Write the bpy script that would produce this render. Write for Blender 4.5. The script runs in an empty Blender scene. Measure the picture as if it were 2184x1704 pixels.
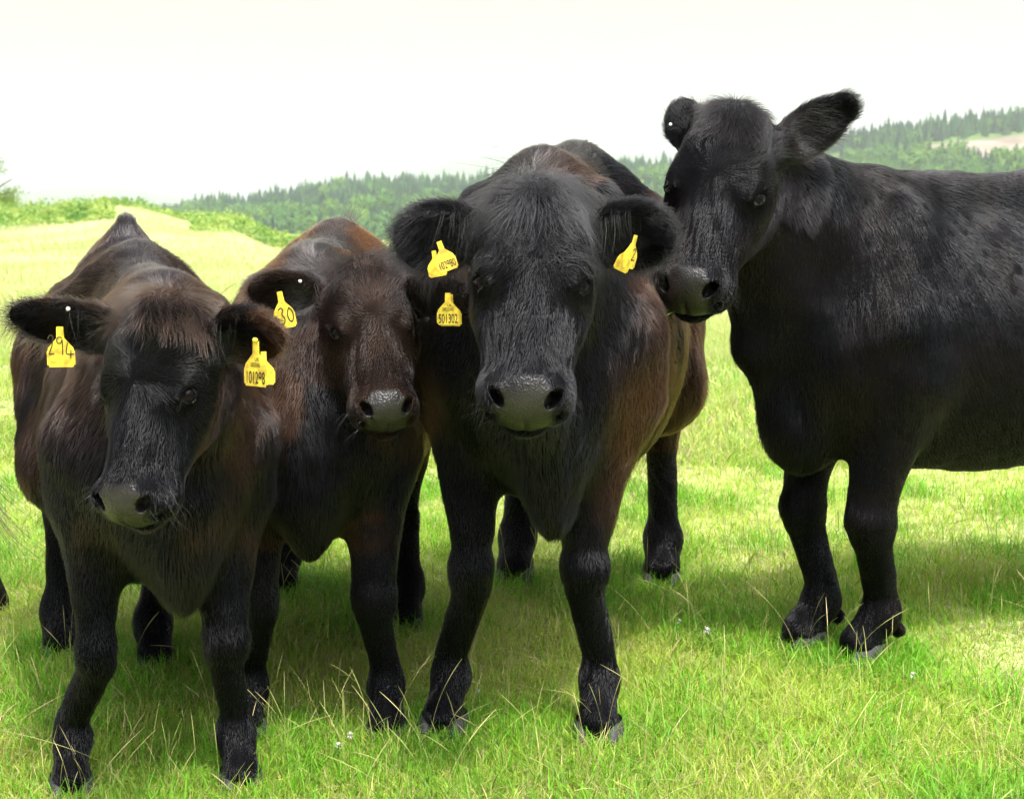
import bpy, math
import numpy as np
from mathutils import Vector

DEV = ''
rng = np.random.default_rng(7)
sc = bpy.context.scene

# ------------------------------------------------------------------ camera
HZ, FPX, CX, CY, CAMZ = 480.0, 3500.0, 1092.0, 852.0, 1.36      # photograph measured on a 2184 x 1704 grid
PITCH = math.atan((CY - HZ) / FPX)
cam_d = bpy.data.cameras.new('camera')
cam = bpy.data.objects.new('camera', cam_d)
sc.collection.objects.link(cam)
cam.location = (0, 0, CAMZ)
cam.rotation_euler = (math.pi / 2 - PITCH, 0, 0)
cam_d.sensor_width = 36.0
cam_d.lens = 36.0 * FPX / 2184.0
cam_d.clip_start = 0.05
cam_d.clip_end = 20000
cam_d.dof.use_dof = True
cam_d.dof.focus_distance = 3.4
cam_d.dof.aperture_fstop = 10.0
sc.camera = cam

# ------------------------------------------------------------------ world, sun, exposure
SUN_EL, SUN_AZ = 62.0, 155.0     # azimuth measured from +Y (away from the camera) clockwise to +X
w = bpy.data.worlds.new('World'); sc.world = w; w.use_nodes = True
nt = w.node_tree; nt.nodes.clear()
out = nt.nodes.new('ShaderNodeOutputWorld'); bg = nt.nodes.new('ShaderNodeBackground')
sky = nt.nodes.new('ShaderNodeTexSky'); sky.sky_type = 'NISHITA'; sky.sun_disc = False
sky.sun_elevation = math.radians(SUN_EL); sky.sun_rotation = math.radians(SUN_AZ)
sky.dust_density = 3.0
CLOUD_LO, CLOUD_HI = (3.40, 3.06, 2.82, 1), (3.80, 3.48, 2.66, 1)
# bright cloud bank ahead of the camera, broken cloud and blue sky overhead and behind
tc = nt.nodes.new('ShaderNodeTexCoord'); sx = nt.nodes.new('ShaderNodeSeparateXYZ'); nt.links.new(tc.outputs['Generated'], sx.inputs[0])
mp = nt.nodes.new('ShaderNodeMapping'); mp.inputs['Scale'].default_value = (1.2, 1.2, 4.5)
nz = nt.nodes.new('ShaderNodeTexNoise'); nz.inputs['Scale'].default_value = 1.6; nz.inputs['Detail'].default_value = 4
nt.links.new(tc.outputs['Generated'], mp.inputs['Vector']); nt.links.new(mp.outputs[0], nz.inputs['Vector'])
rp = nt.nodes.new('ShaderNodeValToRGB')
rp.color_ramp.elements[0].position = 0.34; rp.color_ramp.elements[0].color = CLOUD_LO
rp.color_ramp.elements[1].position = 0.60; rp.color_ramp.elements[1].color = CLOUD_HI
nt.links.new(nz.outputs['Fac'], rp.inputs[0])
def mrange(src, a, b, c=0.0, d=1.0):
    n = nt.nodes.new('ShaderNodeMapRange'); n.interpolation_type = 'SMOOTHSTEP'
    for i_, v_ in enumerate((a, b, c, d)): n.inputs[1 + i_].default_value = v_
    nt.links.new(src, n.inputs[0]); return n.outputs[0]
def mth(op, x, y):
    n = nt.nodes.new('ShaderNodeMath'); n.operation = op; n.use_clamp = True
    for i_, v_ in enumerate((x, y)):
        if isinstance(v_, float): n.inputs[i_].default_value = v_
        else: nt.links.new(v_, n.inputs[i_])
    return n.outputs[0]
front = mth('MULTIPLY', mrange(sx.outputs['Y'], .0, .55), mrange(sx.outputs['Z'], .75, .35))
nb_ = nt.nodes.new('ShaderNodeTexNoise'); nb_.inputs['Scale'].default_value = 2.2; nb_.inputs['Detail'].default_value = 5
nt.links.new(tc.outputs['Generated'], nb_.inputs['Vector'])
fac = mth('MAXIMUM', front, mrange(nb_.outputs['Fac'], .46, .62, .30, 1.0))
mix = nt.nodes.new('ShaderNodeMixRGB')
low = nt.nodes.new('ShaderNodeMixRGB'); low.inputs[1].default_value = (1.1, 1.25, 1.45, 1)      # invented dull sky low behind the camera, added to keep coat sides dark
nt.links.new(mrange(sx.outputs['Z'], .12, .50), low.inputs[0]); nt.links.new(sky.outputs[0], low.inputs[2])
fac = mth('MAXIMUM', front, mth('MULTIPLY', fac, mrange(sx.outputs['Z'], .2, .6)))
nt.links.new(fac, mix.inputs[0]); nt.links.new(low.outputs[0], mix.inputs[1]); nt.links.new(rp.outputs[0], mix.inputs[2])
# unseen bright glow round the sun, added for coat sheen and softer shadows
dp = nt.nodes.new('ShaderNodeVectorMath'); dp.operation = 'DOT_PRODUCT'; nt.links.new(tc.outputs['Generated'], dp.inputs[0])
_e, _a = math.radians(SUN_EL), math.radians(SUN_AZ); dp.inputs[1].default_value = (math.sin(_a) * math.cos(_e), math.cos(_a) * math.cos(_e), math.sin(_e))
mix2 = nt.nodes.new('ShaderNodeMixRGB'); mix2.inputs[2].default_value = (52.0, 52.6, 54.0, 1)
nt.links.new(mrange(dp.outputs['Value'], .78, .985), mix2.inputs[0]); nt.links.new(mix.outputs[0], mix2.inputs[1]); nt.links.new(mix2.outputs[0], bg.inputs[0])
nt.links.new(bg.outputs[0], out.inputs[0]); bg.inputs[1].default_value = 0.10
sun_d = bpy.data.lights.new('sun', 'SUN'); sun_d.energy = 2.2; sun_d.angle = math.radians(4.0); sun_d.color = (1, 0.95, 0.86)
sun = bpy.data.objects.new('sun', sun_d); sc.collection.objects.link(sun)
el, az = math.radians(SUN_EL), math.radians(SUN_AZ)
sdir = Vector((math.sin(az) * math.cos(el), math.cos(az) * math.cos(el), math.sin(el)))
sun.rotation_euler = sdir.to_track_quat('Z', 'Y').to_euler()
sc.view_settings.view_transform = 'Standard'; sc.view_settings.look = 'None'
sc.view_settings.exposure = 1.18; sc.view_settings.gamma = 1.0
sc.cycles.max_bounces = 6; sc.cycles.transparent_max_bounces = 8
sc.cycles.volume_bounces = 2
try: sc.cycles_curves.shape = 'RIBBONS'
except Exception: pass

# ------------------------------------------------------------------ helpers
def nrm(v):
    v = np.asarray(v, float); return v / (np.linalg.norm(v) + 1e-12)
def pix(x, y, Z):
    """world point seen at photograph position (x, y) and lying Z metres ahead"""
    r = (x - CX) / FPX; u = (CY - y) / FPX
    d = np.array([r, math.cos(PITCH) + u * math.sin(PITCH), -math.sin(PITCH) + u * math.cos(PITCH)])
    return np.array([0, 0, CAMZ]) + d * (Z / d[1])
def proj(p):
    p = np.asarray(p, float) - [0, 0, CAMZ]
    f = p[..., 1] * math.cos(PITCH) - p[..., 2] * math.sin(PITCH)
    u = p[..., 1] * math.sin(PITCH) + p[..., 2] * math.cos(PITCH)
    return np.stack([CX + FPX * p[..., 0] / f, CY - FPX * u / f], -1)
def sstep(a, b, x):
    t = np.clip((x - a) / (b - a), 0, 1); return t * t * (3 - 2 * t)
_nr = np.random.default_rng(3)
_ND = _nr.normal(size=(3, 10, 3)); _NP = _nr.uniform(0, 6.28, (3, 10))
def noise(p, f, ch=0):
    """smooth pseudo noise in about -1..1"""
    p = np.asarray(p, np.float32); o = np.zeros(p.shape[:-1], np.float32)
    for i in range(10):
        o += np.sin((p @ (_ND[ch, i] * f * (0.6 + 0.12 * i)).astype(np.float32)) + np.float32(_NP[ch, i]))
    return o / 3.2
def tag(o, label=None, cat=None, group=None, kind=None):
    if label: o['label'] = label
    if cat: o['category'] = cat
    if group: o['group'] = group
    if kind: o['kind'] = kind
    return o
def link(o, parent=None):
    sc.collection.objects.link(o)
    if parent is not None: o.parent = parent
    return o
def mesh_obj(name, V, faces, mat, parent=None, smooth=True, attrs=None):
    """faces: (n,3) or (n,4) int array, or list of such arrays"""
    if not isinstance(faces, (list, tuple)): faces = [faces]
    V = np.asarray(V, np.float32)
    me = bpy.data.meshes.new(name)
    me.vertices.add(len(V)); me.vertices.foreach_set('co', V.ravel())
    tot = np.concatenate([np.full(len(f), f.shape[1], np.int32) for f in faces])
    li = np.concatenate([f.astype(np.int32).ravel() for f in faces])
    me.loops.add(len(li)); me.loops.foreach_set('vertex_index', li)
    st = np.zeros(len(tot), np.int32); st[1:] = np.cumsum(tot)[:-1]
    me.polygons.add(len(tot)); me.polygons.foreach_set('loop_start', st)
    try: me.polygons.foreach_set('loop_total', tot)
    except Exception: pass
    me.polygons.foreach_set('use_smooth', np.full(len(tot), smooth))
    me.update(calc_edges=True)
    for k, a in (attrs or {}).items():
        a = np.asarray(a, np.float32)
        if a.ndim == 1:
            at = me.attributes.new(k, 'FLOAT', 'POINT'); at.data.foreach_set('value', a)
        else:
            at = me.attributes.new(k, 'FLOAT_COLOR', 'POINT')
            at.data.foreach_set('color', np.concatenate([a, np.ones((len(a), 1), np.float32)], 1).ravel())
    if mat: me.materials.append(mat)
    o = bpy.data.objects.new(name, me); link(o, parent)
    return o
def curves_obj(name, P, R, col, mat, parent=None):
    """P (n,k,3) strand points, R (n,k) radii, col (n,3)"""
    n, k = P.shape[:2]
    c = bpy.data.hair_curves.new(name); c.add_curves([k] * n)
    c.attributes['position'].data.foreach_set('vector', P.astype(np.float32).ravel())
    r = c.attributes.get('radius') or c.attributes.new('radius', 'FLOAT', 'POINT')
    r.data.foreach_set('value', R.astype(np.float32).ravel())
    a = c.attributes.new('col', 'FLOAT_COLOR', 'CURVE')
    a.data.foreach_set('color', np.concatenate([col, np.ones((n, 1))], 1).astype(np.float32).ravel())
    c.materials.append(mat)
    o = bpy.data.objects.new(name, c); link(o, parent)
    return o
def mat(name, base=(.5, .5, .5), rough=.6, spec=.5, attr=None, **kw):
    m = bpy.data.materials.new(name); m.use_nodes = True
    b = m.node_tree.nodes['Principled BSDF']
    b.inputs['Base Color'].default_value = (*base, 1); b.inputs['Roughness'].default_value = rough
    b.inputs['Specular IOR Level'].default_value = spec
    for k, v in kw.items(): b.inputs[k].default_value = v
    if attr:
        a = m.node_tree.nodes.new('ShaderNodeAttribute'); a.attribute_name = attr
        m.node_tree.links.new(a.outputs['Color'], b.inputs['Base Color'])
    return m
def bump(m, scale, strength, dist=0.01, kind='noise', coord='Object', vec=None):
    nt = m.node_tree; b = nt.nodes['Principled BSDF']
    t = nt.nodes.new('ShaderNodeTexNoise' if kind == 'noise' else 'ShaderNodeTexVoronoi')
    t.inputs['Scale'].default_value = scale
    c = nt.nodes.new('ShaderNodeTexCoord'); mpn = nt.nodes.new('ShaderNodeMapping')
    if vec: mpn.inputs['Scale'].default_value = vec
    nt.links.new(c.outputs[coord], mpn.inputs[0]); nt.links.new(mpn.outputs[0], t.inputs['Vector'])
    bp = nt.nodes.new('ShaderNodeBump'); bp.inputs['Strength'].default_value = strength; bp.inputs['Distance'].default_value = dist
    nt.links.new(t.outputs[0], bp.inputs['Height']); nt.links.new(bp.outputs[0], b.inputs['Normal'])
    return t

# ------------------------------------------------------------------ terrain shape
def interp(x, pts):
    a = np.array(pts, float); return np.interp(x, a[:, 0], a[:, 1])
CREST = [(-3000, 462), (-400, 460), (-100, 458), (0, 458), (130, 450), (230, 436), (300, 442), (400, 470), (520, 478), (620, 500), (720, 510), (900, 515), (5000, 510)]
def ground(x, y):
    x = np.asarray(x, float); y = np.asarray(y, float)
    Y = np.maximum(y, 2.0); xs = np.clip(CX + FPX * x / np.maximum(Y, 6.0), -2500, 4800)
    far = sstep(500, 780, xs); Yc = 90 + 210 * far
    base = 492.0
    yn = 270 + 4760 / Y
    yf = base + (865 - base) * 8 / Y
    t = sstep(5.5, 12, Y); yd = yn * (1 - t) + yf * t
    yc = interp(xs, CREST)
    yd = yd - (base + 2984 / Yc - yc) * sstep(0.25, 0.97, Y / Yc)
    yd = yd + np.clip(Y / Yc - 1.03, 0, 3.0) * 70
    z = CAMZ - (yd - HZ) * Y / FPX
    z = z + 0.012 * np.sin(x * 3.1 + 1) * np.sin(y * 2.3) * sstep(0, 2, Y) + 0.05 * np.sin(x * .35 + .4) * np.sin(y * .31 + 1) * sstep(8, 20, Y)
    z = np.where(y < 2.0, 0.06 * y + (z - 0.12), z)
    return z

# ------------------------------------------------------------------ implicit surface engine
class Prim:
    def __init__(s, kind, k, flow, sub, **d):
        s.kind, s.k, s.sub = kind, k, sub
        s.flow = None if flow is None else nrm(flow).astype(np.float32)
        s.__dict__.update(d)
    def ev(s, P):
        if s.kind == 'c':
            q = P; a, b = s.a, s.b
            if s.sq is not None:                       # squash along an axis
                n, f = s.sq; g = np.float32(1 / f - 1)
                q = P - a; q = a + q + (q @ n)[..., None] * n * g
                ab = b - a; b = a + ab + n * (ab @ n) * g
            ab = b - a; t = np.clip(((q - a) @ ab) / np.float32(ab @ ab + 1e-12), 0, 1)
            d = np.linalg.norm(q - a - t[..., None] * ab, axis=-1) - (s.ra + (s.rb - s.ra) * t)
            return d * np.float32(1.0 if s.sq is None else min(1.0, s.sq[1] ** .5))
        q = (P - s.a) @ s.R.T
        k0 = np.linalg.norm(q / s.r, axis=-1); k1 = np.linalg.norm(q / (s.r * s.r), axis=-1) + 1e-9
        return k0 * (k0 - 1) / k1
F32 = lambda v: np.asarray(v, np.float32)
def cap(a, b, ra, rb, k=.03, flow=None, sub=False, sq=None):
    a, b = F32(a), F32(b)
    if sq is not None: sq = (F32(nrm(sq[0])), float(sq[1]))
    return Prim('c', k, b - a if flow is None else flow, sub, a=a, b=b, ra=np.float32(ra), rb=np.float32(rb), sq=sq)
def ell(c, r, R=None, k=.03, flow=(0, 0, -1), sub=False):
    return Prim('e', k, flow, sub, a=F32(c), r=F32(r), R=F32(np.eye(3) if R is None else R))
def smin(a, b, k):
    h = np.maximum(k - np.abs(a - b), 0) / k
    return np.minimum(a, b) - h * h * k * .25
class Field:
    def __init__(s, groups): s.groups = groups      # list of (k, [prims])
    def raw(s, P, sel=None, flow=False):
        tot = None
        if flow: FW = np.zeros(P.shape, np.float32); W = np.zeros(P.shape[:-1], np.float32)
        for gi, (gk, pr) in enumerate(s.groups):
            g = None
            for pi, p in enumerate(pr):
                if sel is not None and not sel[gi][pi]: continue
                d = p.ev(P)
                if p.sub:
                    if g is not None: g = -smin(-g, d, p.k)
                else:
                    g = d if g is None else smin(g, d, p.k)
                    if flow:
                        wt = np.exp(-np.maximum(d, -.08) / .022).astype(np.float32); FW += wt[..., None] * p.flow; W += wt
            if g is not None: tot = g if tot is None else smin(tot, g, gk)
        if tot is None: tot = np.full(P.shape[:-1], 1.0, np.float32)
        if flow: return tot, FW / (W[..., None] + 1e-9)
        return tot
    def at(s, P, flow=False, size=.12):
        P = F32(P); key = np.floor(P / size).astype(np.int64) + 4096
        key = (key[:, 0] * 8192 + key[:, 1]) * 8192 + key[:, 2]
        od = np.argsort(key, kind='stable'); ks = key[od]; Ps = P[od]
        st = np.concatenate([[0], np.flatnonzero(np.diff(ks)) + 1]); en = np.concatenate([st[1:], [len(ks)]])
        lo_, hi_ = np.minimum.reduceat(Ps, st, axis=0), np.maximum.reduceat(Ps, st, axis=0)
        C = (lo_ + hi_) / 2; R = np.linalg.norm(hi_ - lo_, axis=1) / 2
        dd = [[p.ev(C) for p in pr] for _, pr in s.groups]
        m = np.minimum.reduce([d for dg, (_, pr) in zip(dd, s.groups) for d, p in zip(dg, pr) if not p.sub])
        lim = np.maximum(m, 0) + 2.8 * R + .13
        sl = [[(d < 3.5 * R + p.k + .04) if p.sub else (d < lim) for d, p in zip(dg, pr)] for dg, (_, pr) in zip(dd, s.groups)]
        D = np.empty(len(P), np.float32); FL = np.empty(P.shape, np.float32) if flow else None
        for i, (a, b) in enumerate(zip(st, en)):
            r = s.raw(Ps[a:b], [[q[i] for q in g] for g in sl], flow)
            if flow: D[od[a:b]], FL[od[a:b]] = r
            else: D[od[a:b]] = r
        return (D, FL) if flow else D
    def grad(s, P, e=.002):
        K = F32([[1, -1, -1], [-1, -1, 1], [-1, 1, -1], [1, 1, 1]])
        d = s.at((P[None] + K[:, None] * e).reshape(-1, 3)).reshape(4, -1)
        return np.einsum('kn,kc->nc', d, K) / (4 * e), d.mean(0)
    def mesh(s, lo, hi, h, keep=None):
        """surface nets; keep(P)->bool chooses which cells are meshed"""
        B = 8; lo = np.asarray(lo, float); nb = np.ceil((np.asarray(hi) - lo) / (h * B)).astype(int)
        I = np.stack(np.meshgrid(*[np.arange(n) for n in nb], indexing='ij'), -1).reshape(-1, 3)
        C = F32(lo + (I + .5) * B * h)
        dc = s.at(C, size=.35)
        act = np.abs(dc) < B * h * 1.25 + .01
        if keep is not None: act &= keep(C, B * h)
        vol = np.repeat(np.repeat(np.repeat((dc < 0).reshape(nb), B, 0), B, 1), B, 2)
        ai = I[act]; off = np.stack(np.meshgrid(*[np.arange(B)] * 3, indexing='ij'), -1).reshape(-1, 3)
        for c0 in range(0, len(ai), 4000):
            G = (ai[c0:c0 + 4000, None] * B + off).reshape(-1, 3)
            vol[G[:, 0], G[:, 1], G[:, 2]] = s.at(F32(lo + G * h)) < 0
        # active cells
        cnt = np.zeros(tuple(np.array(vol.shape) - 1), np.int8)
        for dx in (0, 1):
            for dy in (0, 1):
                for dz in (0, 1): cnt += vol[dx:vol.shape[0] - 1 + dx, dy:vol.shape[1] - 1 + dy, dz:vol.shape[2] - 1 + dz]
        cells = np.flatnonzero((cnt > 0) & (cnt < 8)); sh = cnt.shape
        if keep is not None:
            cc = np.stack(np.unravel_index(cells, sh), -1); cells = cells[keep(F32(lo + (cc + .5) * h), 0)]
        cc = np.stack(np.unravel_index(cells, sh), -1)
        V = F32(lo + (cc + .5) * h); V0 = V.copy()
        for it in range(2):
            g, d = s.grad(V); V = V - (d / (np.sum(g * g, 1) + .05))[:, None] * g
            V = V0 + np.clip(V - V0, -h * .9, h * .9)
        idx = lambda c: np.searchsorted(cells, (c[:, 0] * sh[1] + c[:, 1]) * sh[2] + c[:, 2])
        Q = []
        for ax in range(3):
            a1, a2 = (ax + 1) % 3, (ax + 2) % 3
            A = np.moveaxis(vol, ax, 0); E = np.moveaxis(A[1:] != A[:-1], 0, ax)
            e = np.stack(np.nonzero(E), -1)
            e = e[(e[:, a1] > 0) & (e[:, a2] > 0)]
            e = e[(e[:, a1] < sh[a1]) & (e[:, a2] < sh[a2])]
            inside = vol[e[:, 0], e[:, 1], e[:, 2]]
            u = np.zeros(3, int); u[a1] = 1; v = np.zeros(3, int); v[a2] = 1
            quad = [e - u - v, e - v, e, e - u]
            ok = np.ones(len(e), bool); ids = []
            for q in quad:
                key = (q[:, 0] * sh[1] + q[:, 1]) * sh[2] + q[:, 2]
                j = np.searchsorted(cells, key); j = np.minimum(j, len(cells) - 1)
                ok &= cells[j] == key; ids.append(j)
            q = np.stack(ids, -1)
            q[~inside] = q[~inside][:, ::-1]
            Q.append(q[ok])
        return V, np.concatenate(Q)

# ------------------------------------------------------------------ cow builder
class Frame:
    """local axes: x = first axis, y = second, z = third, with a scale"""
    def __init__(s, o, X, Y, Z, k=1.0): s.o, s.M, s.k = np.asarray(o, float), np.array([nrm(X), nrm(Y), nrm(Z)]), k
    def p(s, *c): return s.o + (np.asarray(c[0] if len(c) == 1 else c, float) * s.k) @ s.M
    def v(s, *c): return np.asarray(c[0] if len(c) == 1 else c, float) @ s.M
    def inv(s, P): return (np.asarray(P) - s.o.astype(np.float32)) @ s.M.T.astype(np.float32) / np.float32(s.k)

def rot_rows(F, X, Zhint):
    """rows = local axes for an ellipsoid, first row along X (in frame F coords)"""
    x = nrm(F.v(X)); z = F.v(Zhint); z = nrm(z - x * (z @ x)); return np.array([x, np.cross(z, x), z])

def build_cow(c):
    """c: dict of measurements. returns field, frames, meshes"""
    B = c['body']; H = c['head']; k = B.k; hk = H.k
    bk = c.get('barrel', (.325, .36))
    P, V = B.p, B.v
    back = V(-1, 0, -.35); side = V(-.5, 0, -1)
    R = B.M
    body = [
        ell(P(-.12, 0, .80), np.array([.70, bk[0] - .02, bk[1] - .02]) * k, R, .08, side),
        ell(P(.24, 0, .84), np.array([.33, .19 * c.get('chestw', 1), .325]) * k, R, .08, side),
        ell(P(-.60, 0, .93), np.array([.33, .25, .29]) * k, R, .09, side),
        cap(P(-.80, 0, 1.16 + c.get('tailup', 0)), P(-.35, 0, 1.165), .06 * k, .075 * k, .14, back, sq=(V(0, 1, 0), .75)),
        cap(P(-.35, 0, 1.165), P(.30, 0, 1.175), .075 * k, .08 * k, .14, back, sq=(V(0, 1, 0), .8)),
        cap(P(-.40, .10, 1.14), P(-.47, .215, 1.07), .06 * k, .045 * k, .08, back),
        cap(P(-.40, -.10, 1.14), P(-.47, -.215, 1.07), .06 * k, .045 * k, .08, back),
        cap(P(-.80, .06, 1.10), P(-.90, .10, .98), .06 * k, .06 * k, .08, side),
        cap(P(-.80, -.06, 1.10), P(-.90, -.10, .98), .06 * k, .06 * k, .08, side),
    ]
    if c.get('hump'):
        body.append(cap(P(-.80, 0, 1.02), P(-.76, 0, 1.14 + c['hump']), .235 * k, .03 * k, .07, V(0, 0, 1)))
    for sgn in (1, -1):
        body += [
            ell(P(.31, sgn * .135 * c.get('chestw', 1), .94), np.array([.14, .068, .24]) * k, R, .09, V(-.3, 0, -1)),       # shoulder blade
            ell(P(.43, sgn * .12 * c.get('chestw', 1), .82), np.array([.09, .075, .12]) * k, R, .06, V(.1, 0, -1)),        # point of shoulder
            ell(P(-.62, sgn * .175, .83), np.array([.23, .11, .30]) * k, R, .08, V(-.2, 0, -1)),     # thigh
        ]
    # brisket and dewlap
    br = c.get('brisket', (.46, 0, .60))
    body += [ell(P(br[0], br[1], br[2] + .02), np.array([.12, .085, .13]) * k, R, .07, V(.1, 0, -1)),
             ell(P(br[0] + .02, br[1], br[2] - c.get('dew', .095)), np.array([.065, .042, .095]) * k, R, .06, V(0, 0, -1))]
    # neck (from the withers and chest up to the back of the head)
    nb = P(*c.get('neckbase', (.32, 0, .95))); nh = H.p(*c.get('neckhead', (.11, 0, -.25)))
    mid = (nb + nh) / 2 + V(0, 0, c.get('neckarch', .02)) * k
    dn = nh - nb
    body += [cap(nb, mid, .20 * k, .14 * k, .09, V(-.25, 0, -1), sq=(V(0, 1, 0), .85)),
             cap(mid, nh, .14 * k, .105 * hk, .06, V(-.15, 0, -1))]
    crest0 = P(.24, 0, 1.14); crest1 = H.p(.03, 0, -.17)
    body.append(cap(crest0, crest1, .075 * k, .07 * hk, .08, -dn))
    dl0 = H.p(.20, 0, -.30); dl1 = P(br[0] + .05, br[1], br[2] - .02)
    dm = (dl0 + dl1) / 2 + V(.02, 0, -.03) * k
    body += [cap(dl0, dm, .035 * k, .03 * k, .07, (0, 0, -1)), cap(dm, dl1, .03 * k, .035 * k, .07, (0, 0, -1))]
    if c.get('throat'): body.append(cap(H.p(.13, 0, -.24), P(br[0] - .07, 0, br[2] + .10), .085 * k, .13 * k, .08, (0, 0, -1)))
    # legs
    legs = []
    lr = c.get('legr', 1.0) * k
    for i, (hoof, kn) in enumerate(zip(c['fore'], c.get('knees', [(0, 0)] * 2))):
        sgn = 1 if i == 0 else -1                                       # 0: the animal's own left
        hoof = np.asarray(hoof, float); el_ = P(.30, sgn * .165, .74)
        up = el_ - hoof; hgt = up[2]
        knee = hoof + up * (.385 * k / hgt) + V(.045 + kn[0], kn[1], 0) * k
        fet = hoof + V(-.045, 0, 0) * k + np.array([0, 0, .125 * k]) + (knee - hoof) * [.12, .12, 0]
        top = P(.34, sgn * .16, .86)
        kb = knee + [0, 0, -.055 * k]; ka = knee + [0, 0, .075 * k]
        fl = V(.12, 0, -1)
        legs += [(.06, [cap(top, el_, .115 * k, .100 * k, .05, fl),
                        cap(el_ + V(.02, 0, 0) * k, ka, .108 * lr, .062 * lr, .04, fl),
                        ell(knee + V(.008, 0, 0) * k, np.array([.068, .064, .075]) * lr, R, .025, fl),
                        cap(kb, fet + [0, 0, .05 * k], .050 * lr, .044 * lr, .03, fl),
                        ell(fet, np.array([.051, .053, .050]) * lr, R, .03, fl),
                        cap(fet, hoof + V(.02, 0, 0) * k + [0, 0, .055 * k], .043 * lr, .053 * lr, .03, V(.5, 0, -1)),
                        ell(fet + V(-.05, 0, -.045) * k, np.array([.016, .035, .022]) * lr, R, .012, fl)])]
    for i, hoof in enumerate(c['hind']):
        sgn = 1 if i == 0 else -1
        hoof = np.asarray(hoof, float)
        hip = P(-.60, sgn * .17, .92); sti = P(-.42, sgn * c.get('stifle', .20), .66)
        hock = hoof + (P(-.60, sgn * .18, .80) - hoof) * .36 + V(-.13, 0, .08) * k
        hock[2] = hoof[2] + .47 * k
        fet = hoof + V(-.04, 0, 0) * k + [0, 0, .125 * k]
        fl = V(-.1, 0, -1)
        legs += [(.06, [cap(hip, sti, .16 * k, .12 * k, .06, fl), cap(P(-.72, sgn * .17, .80), hock + [0, 0, .09 * k], .14 * k, .062 * k, .07, fl),
                        cap(sti, hock + [0, 0, .06 * k], .12 * k, .058 * k, .06, fl),
                        ell(hock, np.array([.058, .048, .07]) * k, R, .04, fl), cap(hock, fet, .044 * k, .041 * k, .04, fl),
                        ell(fet, np.array([.05, .05, .055]) * k, R, .04, fl),
                        cap(fet, hoof + V(.02, 0, 0) * k + [0, 0, .055 * k], .042 * k, .052 * k, .03, fl)])]
    # tail
    t0 = P(-.84, 0, 1.15 + c.get('tailup', 0)); t1 = P(-.97, 0, .98); t2 = P(-1.0, .03, .5)
    tail = [cap(t0, t1, .04 * k, .03 * k, .04), cap(t1, t2, .028 * k, .016 * k, .03)]
    # ---------------- head
    p, v = H.p, H.v; RH = H.M                          # axes: a down the face, s to the animal's left, f out of the forehead
    wd = c.get('headw', 1.0)
    def E(ct, r, k=.03, flow=None, X=(1, 0, 0), Z=(0, 0, 1), sub=False):
        return ell(p(ct), np.array(r) * hk, rot_rows(H, X, Z), k * hk, flow if flow is not None else v(1, 0, 0), sub)
    def C(a, b, ra, rb, k=.03, flow=None, sub=False, sq=None):
        return cap(p(a), p(b), ra * hk, rb * hk, k * hk, flow if flow is not None else v(1, 0, 0), sub, None if sq is None else (v(sq[0]), sq[1]))
    # ellipsoid axes rows: X(=a), cross -> -? , Z(=f)
    hd = [E((.115, 0, -.110), (.150, .117 * wd, .105)),
          E((.100, 0, -.055), (.125, .098 * wd, .048), .03),
          E((.010, 0, -.100), (.058, .090 * wd, .075), .05, v(0, 0, 1)),
          C((.17, 0, -.082), (.40, 0, -.072), .078, .058, .035),
          C((.16, 0, -.145), (.42, 0, -.105), .098, .062, .05)]
    for g in (1, -1):
        hd += [E((.176, g * .088 * wd, -.072), (.050, .036, .043), .03),
               E((.180, g * .072 * wd, -.170), (.125, .058, .095), .05),
               C((.12, g * .064 * wd, -.240), (.41, g * .026, -.145), .050, .038, .04),
               C((.22, g * .078 * wd, -.135), (.40, g * .046, -.115), .040, .038, .03)]
    hd += [E((.435, 0, -.092), (.066, .083, .070), .04),
           E((.452, 0, -.150), (.052, .056, .034), .012)]
    for g in (1, -1):
        hd += [E((.440, g * .060, -.062), (.034, .030, .036), .02),                               # nostril wing
               E((.425, g * .068, -.120), (.05, .03, .04), .03)]                                 # lip corner
    # eyes: the socket is cut, then lids are laid round the ball
    eyes = []
    for g in (1, -1):
        e = np.array([.196, g * .1000 * wd, -.074]); d_ = nrm([.10, g * .74, .66]); t_ = np.array([-.80, g * .22, -.50])
        t_ = nrm(t_ - d_ * (t_ @ d_)); u_ = nrm(np.cross(d_, t_)); u_ = u_ * (-1 if u_[0] > 0 else 1)
        hd.append(ell(p(e + d_ * .016), np.array([.0245, .0165, .028]) * hk, np.array([v(t_), v(np.cross(d_, t_)), v(d_)]), .006 * hk, v(1, 0, 0), True))
        def rim(al, hh): return tuple(e + d_ * (.0200 - .006 * math.cos(al) ** 2) + t_ * .0255 * math.cos(al) + u_ * hh * math.sin(al))
        for j in range(5):
            hd.append(C(rim(math.pi * j / 5, .0165), rim(math.pi * (j + 1) / 5, .0165), .0052, .0052, .005))
            hd.append(C(rim(-math.pi * j / 5, .0150), rim(-math.pi * (j + 1) / 5, .0150), .0036, .0036, .004))
        hd.append(C(tuple(e + d_ * .012 + t_ * .024 + u_ * .025), tuple(e + d_ * .020 - t_ * .026 + u_ * .023), .0065, .0075, .012))
        eyes.append((p(e), .0235 * hk, v(d_), v(t_), v(u_)))
    # nostrils and mouth
    for g in (1, -1):
        hd.append(E((.452, g * .054, -.050), (.0245, .0140, .038), .007, X=(.85, -g * .45, .1), Z=(.35, g * .25, 1), sub=True))
        hd.append(E((.468, g * .066, -.088), (.021, .009, .015), .010, X=(.4, g * 1, 0), sub=True))
    hd.append(E((.478, 0, -.134), (.05, .085, .0045), .012, X=(1, 0, .1), sub=True))
    hd.append(E((.505, 0, -.075), (.010, .0025, .045), .010, sub=True))
    # ears
    ears = []; ear_groups = []
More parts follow.
